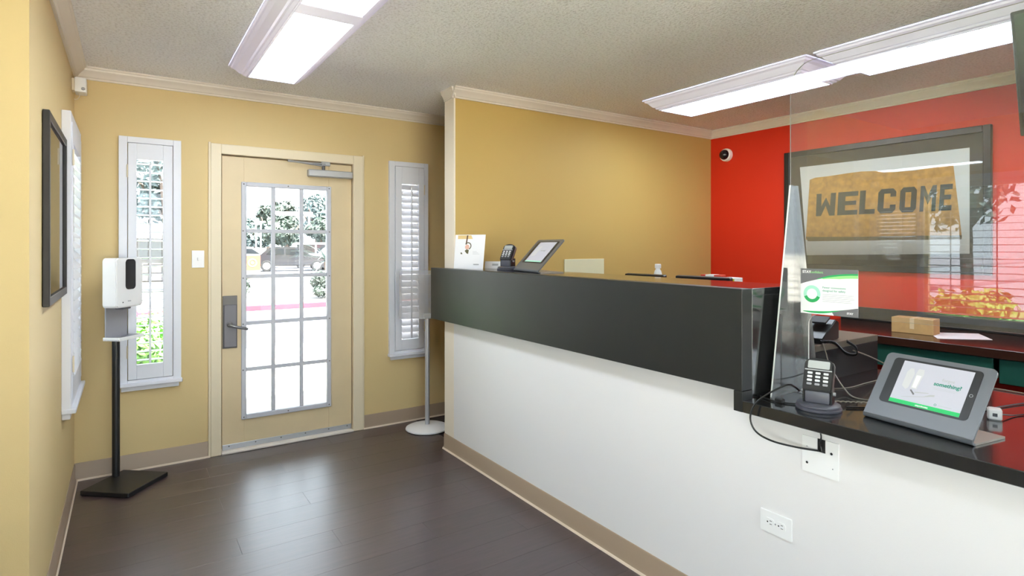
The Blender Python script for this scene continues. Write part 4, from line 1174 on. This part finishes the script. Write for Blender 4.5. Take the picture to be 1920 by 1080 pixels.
setp(bx('lawn', (-30, -4.2), (-2.62, 4.48), (ZG-0.2, ZG-0.02), M['lawn']), 'lawn outside the blind window', 'lawn', kind='structure')
setp(bx('side_path', (-4.19, -2.03), (-2.62, 4.48), (ZG-0.2, ZG-0.01), M['concrete']), 'pale concrete path under the blind window', 'path', kind='structure')
setp(bx('east_path', (XR+0.125, 60), (-2.62, 4.48), (ZG-0.2, ZG-0.01), M['concrete']), 'pale concrete yard behind the red wall', 'ground', kind='structure')
setp(bx('forecourt', (-60, 90), (-60, -2.63), (ZG-0.2, ZG-0.01), M['concrete']), 'pale concrete forecourt behind the viewer', 'ground', kind='structure')

def leaf_cloud(n, centers, size, flat=0.5, seed=1):
    rnd = random.Random(seed)
    vs, fs = [], []
    for i in range(n):
        c, r = centers[rnd.randrange(len(centers))]
        while True:
            d = Vector((rnd.uniform(-1, 1), rnd.uniform(-1, 1), rnd.uniform(-1, 1)))
            if 0.2 < d.length < 1: break
        d = d.normalized()*(0.55+0.45*rnd.random())
        p = Vector(c)+Vector((d.x*r[0], d.y*r[1], d.z*r[2]))
        nrm = (d+Vector((rnd.uniform(-.8, .8), rnd.uniform(-.8, .8), rnd.uniform(-.4, .9)))).normalized()
        u = nrm.orthogonal().normalized()
        u = Matrix.Rotation(rnd.uniform(0, 6.28), 3, nrm) @ u
        v = nrm.cross(u)
        s = size*rnd.uniform(0.6, 1.3)
        k = len(vs)
        vs += [p-u*s, p-v*s*0.45+nrm*s*0.15, p+u*s, p+v*s*0.45+nrm*s*0.15]
        fs.append((k, k+1, k+2, k+3))
    b = bmesh.new()
    V = [b.verts.new(v) for v in vs]
    for f in fs: b.faces.new([V[i] for i in f])
    return b

def bush(label, loc, rad, n, leaf, m, seed, group=None, name='bush'):
    o = thing(name, label, 'bush', loc, group=group)
    rnd = random.Random(seed)
    cents = [((0, 0, rad[2]*0.9), (rad[0]*0.8, rad[1]*0.8, rad[2]*0.9))]
    for i in range(7):
        a = rnd.uniform(0, 6.28); q = rnd.uniform(0.3, 0.75)
        cents.append(((rad[0]*q*math.cos(a), rad[1]*q*math.sin(a), rad[2]*rnd.uniform(0.4, 1.5)), (rad[0]*0.45, rad[1]*0.45, rad[2]*0.45)))
    f = emit('foliage', leaf_cloud(n, cents, leaf, seed=seed), m, o, world=False, smooth=False); f['kind'] = 'stuff'
    b = nb()
    for i in range(5):
        a = i*1.3
        tube(b, [(0, 0, 0), (rad[0]*0.2*math.cos(a), rad[1]*0.2*math.sin(a), rad[2]*0.5), (rad[0]*0.5*math.cos(a), rad[1]*0.5*math.sin(a), rad[2]*1.2)], 0.012+rad[0]*0.01, 5)
    emit('stems', b, M['bark'], o, world=False)
    return o
# green shrubs just outside the left window
bush('bright green shrub close outside the left shutter window', (0.02, 6.0, ZG), (0.45, 0.40, 0.48), 2600, 0.045, M['leafgreen'], 3, 'shrubs outside the left window')
bush('bright green shrub behind the one at the left shutter window', (-0.55, 6.6, ZG), (0.45, 0.4, 0.52), 2000, 0.05, M['leafgreen'], 4, 'shrubs outside the left window')
bush('round clipped bush behind the kerb at the right of the door view', (4.45, 15.5, ZG+0.1), (0.55, 0.5, 0.42), 1800, 0.06, M['leafdark'], 5)
bush('round clipped bush behind the kerb at the left of the door view', (2.15, 15.0, ZG+0.1), (0.40, 0.4, 0.42), 1500, 0.06, M['leafdark'], 6)
# spiky plant
pp = thing('spiky_plant', 'spiky palm like plant at the right of the door view', 'plant', (4.95, 17.45, ZG+0.1))
rnd = random.Random(11)
b = nb()
tube(b, [(0, 0, 0), (0.02, 0, 0.5), (0, 0.02, 0.95)], 0.07, 8)
emit('trunk', b, M['bark'], pp, world=False)
fm = None
for k in range(26):
    a = rnd.uniform(0, 6.28); e = rnd.uniform(-0.3, 1.3); L = rnd.uniform(0.8, 1.15)
    pts = []
    b = bmesh.new()
    prev = None
    for i in range(6):
        t = i/5
        el = e-0.9*t*t
        r_ = L*t
        c = Vector((math.cos(a)*r_*math.cos(e*0.8), math.sin(a)*r_*math.cos(e*0.8), 0.95+r_*math.sin(e)-0.35*t*t))
        s = Vector((-math.sin(a), math.cos(a), 0))*0.045*(1-t*0.95)
        cur = (b.verts.new(c-s), b.verts.new(c+Vector((0, 0, -0.012))), b.verts.new(c+s))
        if prev:
            b.faces.new((prev[0], prev[1], cur[1], cur[0])); b.faces.new((prev[1], prev[2], cur[2], cur[1]))
        prev = cur
    emit('frond', b, M['leafblue'], pp, world=False)

def tree(label, loc, h, rad, m, seed, n=1500, leaf=0.32, group='trees beyond the parking lot'):
    o = thing('tree', label, 'tree', loc, group=group)
    rnd = random.Random(seed)
    b = nb()
    tube(b, [(0, 0, 0), (0.1, 0, h*0.35), (0.0, 0.1, h*0.7)], 0.12+h*0.012, 7)
    for i in range(4):
        a = i*1.7+seed
        tube(b, [(0, 0, h*0.4), (rad*0.3*math.cos(a), rad*0.3*math.sin(a), h*0.6), (rad*0.6*math.cos(a), rad*0.6*math.sin(a), h*0.8)], 0.06+h*0.004, 5)
    emit('trunk', b, M['bark'], o, world=False)
    cents = []
    for i in range(9):
        a = rnd.uniform(0, 6.28); q = rnd.uniform(0, 0.7)
        s = rnd.uniform(0.3, 0.5)
        cents.append(((rad*q*math.cos(a), rad*q*math.sin(a), h*rnd.uniform(0.5, 0.92)), (rad*s, rad*s, h*0.16)))
    f = emit('crown', leaf_cloud(n, cents, leaf, seed=seed), m, o, world=False, smooth=False); f['kind'] = 'stuff'
    return o
def polar(px, dist, z=ZG):      # ground point along a viewing azimuth (degrees right of +Y)
    return (dist*math.sin(math.radians(px)), dist*math.cos(math.radians(px)), z)
# azimuth = 33.713 + atan((px-960)/1079.76)
tree('pale tree at the left edge of the door view', polar(9.2, 62), 4.2, 2.6, M['leafblue'], 1)
tree('slim dark tree rising in the left top pane of the door', polar(10.7, 74), 6.1, 1.5, M['leafdark'], 2)
tree('conical dark tree rising in the middle top pane of the door', polar(12.4, 66), 6.0, 2.3, M['leafdark'], 3)
tree('tall feathery tree seen between middle and right top panes', polar(14.9, 62), 6.5, 2.4, M['leafblue'], 4)
tree('broad feathery tree filling the right top pane', polar(17.2, 83), 8.2, 4.0, M['leafblue'], 5, 2200)
tree('low tree at the right edge of the door view', polar(18.6, 68), 6.0, 2.4, M['leafblue'], 6)
tree('low rounded tree in the middle pane under the canopy', polar(12.2, 50), 4.0, 1.9, M['leafdark'], 7)
tree('low rounded tree behind the parked cars at right', polar(15.8, 53), 3.8, 2.6, M['leafdark'], 8)
tree('low rounded tree behind the parked cars at left', polar(9.6, 54), 3.7, 1.9, M['leafblue'], 9)
tree('tall tree seen through the left shutter window', polar(2.6, 40), 8.0, 3.4, M['leafblue'], 12, 1800)
tree('tree beyond the lawn outside the blind window', (-19, 7.5, ZG), 5.0, 2.6, M['leafblue'], 13, 900, 0.2, 'trees outside the blind window')
tree('second tree beyond the lawn outside the blind window', (-24, -2.0, ZG), 5, 2.6, M['leafblue'], 14, 900, 0.2, 'trees outside the blind window')
bush('green shrub on the lawn outside the blind window', (-5.2, 3.2, ZG-0.02), (0.9, 0.9, 0.5), 1800, 0.08, M['leafgreen'], 15)

# parked cars
def car(label, loc, rz, paint, suv=False, group='parked cars'):
    o = thing('car', label, 'car', loc, rz, group=group)
    hh = 1.72 if suv else 1.44
    bodyp = [(-2.2, 0.32), (2.2, 0.32), (2.26, 0.62), (2.1, 0.82), (1.15, 0.92), (-1.7, 0.98), (-2.2, 0.92), (-2.28, 0.6)]
    Tc = frame3((0, 0, 0), (1, 0, 0), (0, 0, 1))
    emit('body', prism(nb(), bodyp, -0.86, 0.86, Tc, bev=0.06), paint, o, world=False, angle=40)
    cabp = [(-2.0 if suv else -1.75, 0.93), (1.15, 0.88), (0.45, hh-0.06), (0.2, hh), (-1.1 if not suv else -1.7, hh), (-1.3 if not suv else -1.9, hh-0.06)]
    emit('cabin', prism(nb(), cabp, -0.74, 0.74, Tc, bev=0.05), paint, o, world=False, angle=40)
    wp1 = [(-0.35, 0.98), (0.92, 0.96), (0.42, hh-0.13), (-0.35, hh-0.12)]
    wp2 = [(-1.62 if suv else -1.4, 0.99), (-0.45, 0.98), (-0.45, hh-0.12), (-1.15 if not suv else -1.6, hh-0.12)]
    for s in (-1, 1):
        for wp_ in (wp1, wp2):
            emit('side_window', prism(nb(), wp_, min(s*0.735, s*0.748), max(s*0.735, s*0.748), Tc), M['carglass'], o, world=False, smooth=False)
        for xw in (-1.38, 1.38):
            wh = emit('wheel', lathe(nb(), [(0, 0), (0.30, 0), (0.325, 0.03), (0.325, 0.18), (0.30, 0.21), (0, 0.21)], 20, Matrix.Translation((xw, s*0.885, 0.325)) @ Matrix.Rotation(s*PI/2, 4, 'X')), M['tyre'], o, world=False)
            emit('rim', lathe(nb(), [(0, -0.008), (0.19, -0.006), (0.20, 0.0)], 14, Matrix.Translation((xw, s*0.888, 0.325)) @ Matrix.Rotation(s*PI/2, 4, 'X')), M['alu'], wh, world=False)
        emit('headlight', box(nb(), (2.12, 2.24), (s*0.60-0.16, s*0.60+0.16), (0.62, 0.74), 0.02), M['lcd'], o, world=False)
    return o
aX = -math.radians(12)
car('charcoal parked car in the middle of the door view', polar(12.8, 37), aX, M['cardark'])
car('white parked car behind and right of the charcoal car', polar(15.4, 42), aX, M['carwhite'], True)
car('silver parked car at the left of the door view', polar(8.9, 43), aX, M['carsilver'])
car('white parked car half hidden at the far right', polar(17.6, 39), aX, M['carwhite'])
car('dark parked car seen through the left shutter window', polar(1.6, 22), 0.05, M['cardark'], True)

# sign block
sb = thing('monument_sign', 'small terracotta and cream monument sign across the lane', 'sign', polar(9.25, 28), math.radians(-9))
bx('plinth', (-0.42, 0.42), (-0.15, 0.15), (0, 0.40), M['stone'], sb, 0.01, world=False)
bx('sign_panel', (-0.42, 0.42), (-0.14, 0.14), (0.40, 1.06), M['brick'], sb, 0.01, world=False)
Tq = frame3((0, -0.141, 0), (1, 0, 0), (0, 0, 1))
emit('emblem', prism(nb(), ringpts(0.10, 0.74, 0.19, 0.13, 0, 359, 20), 0.0, 0.01, Tq), M['logo'], sb, world=False, smooth=False)
emit('emblem', prism(nb(), arc(0.10, 0.74, 0.07, 0, 340, 10), 0.0, 0.01, Tq), M['logo'], sb, world=False, smooth=False)
# lamp posts and canopy
def post(label, az, dist, h):
    o = thing('lamp_post', label, 'lamp post', polar(az, dist), group='white posts in the parking lot')
    emit('pole', cyl(nb(), (0, 0, 0), (0, 0, h), 0.07, 0.05, 8), M['poleW'], o, world=False)
    bx('lamp_head', (-0.35, 0.35), (-0.1, 0.1), (h, h+0.12), M['poleW'], o, 0.02, world=False)
post('white post left of the door view, first of three', 9.75, 50, 3.2)
post('white post left of the door view, second of three', 10.15, 51, 3.4)
post('white post left of the door view, third of three', 11.2, 44, 3.0)
cn = thing('canopy', 'flat white canopy on posts beyond the parked cars', 'canopy', polar(13.1, 57), math.radians(-13))
bx('canopy_roof', (-1.7, 1.5), (-1.2, 1.2), (4.35, 4.62), M['poleW'], cn, 0.02, world=False)
for x_ in (-1.3, 1.2):
    emit('canopy_post', cyl(nb(), (x_, 0, 0), (x_, 0, 4.35), 0.1, n=8), M['poleW'], cn, world=False)
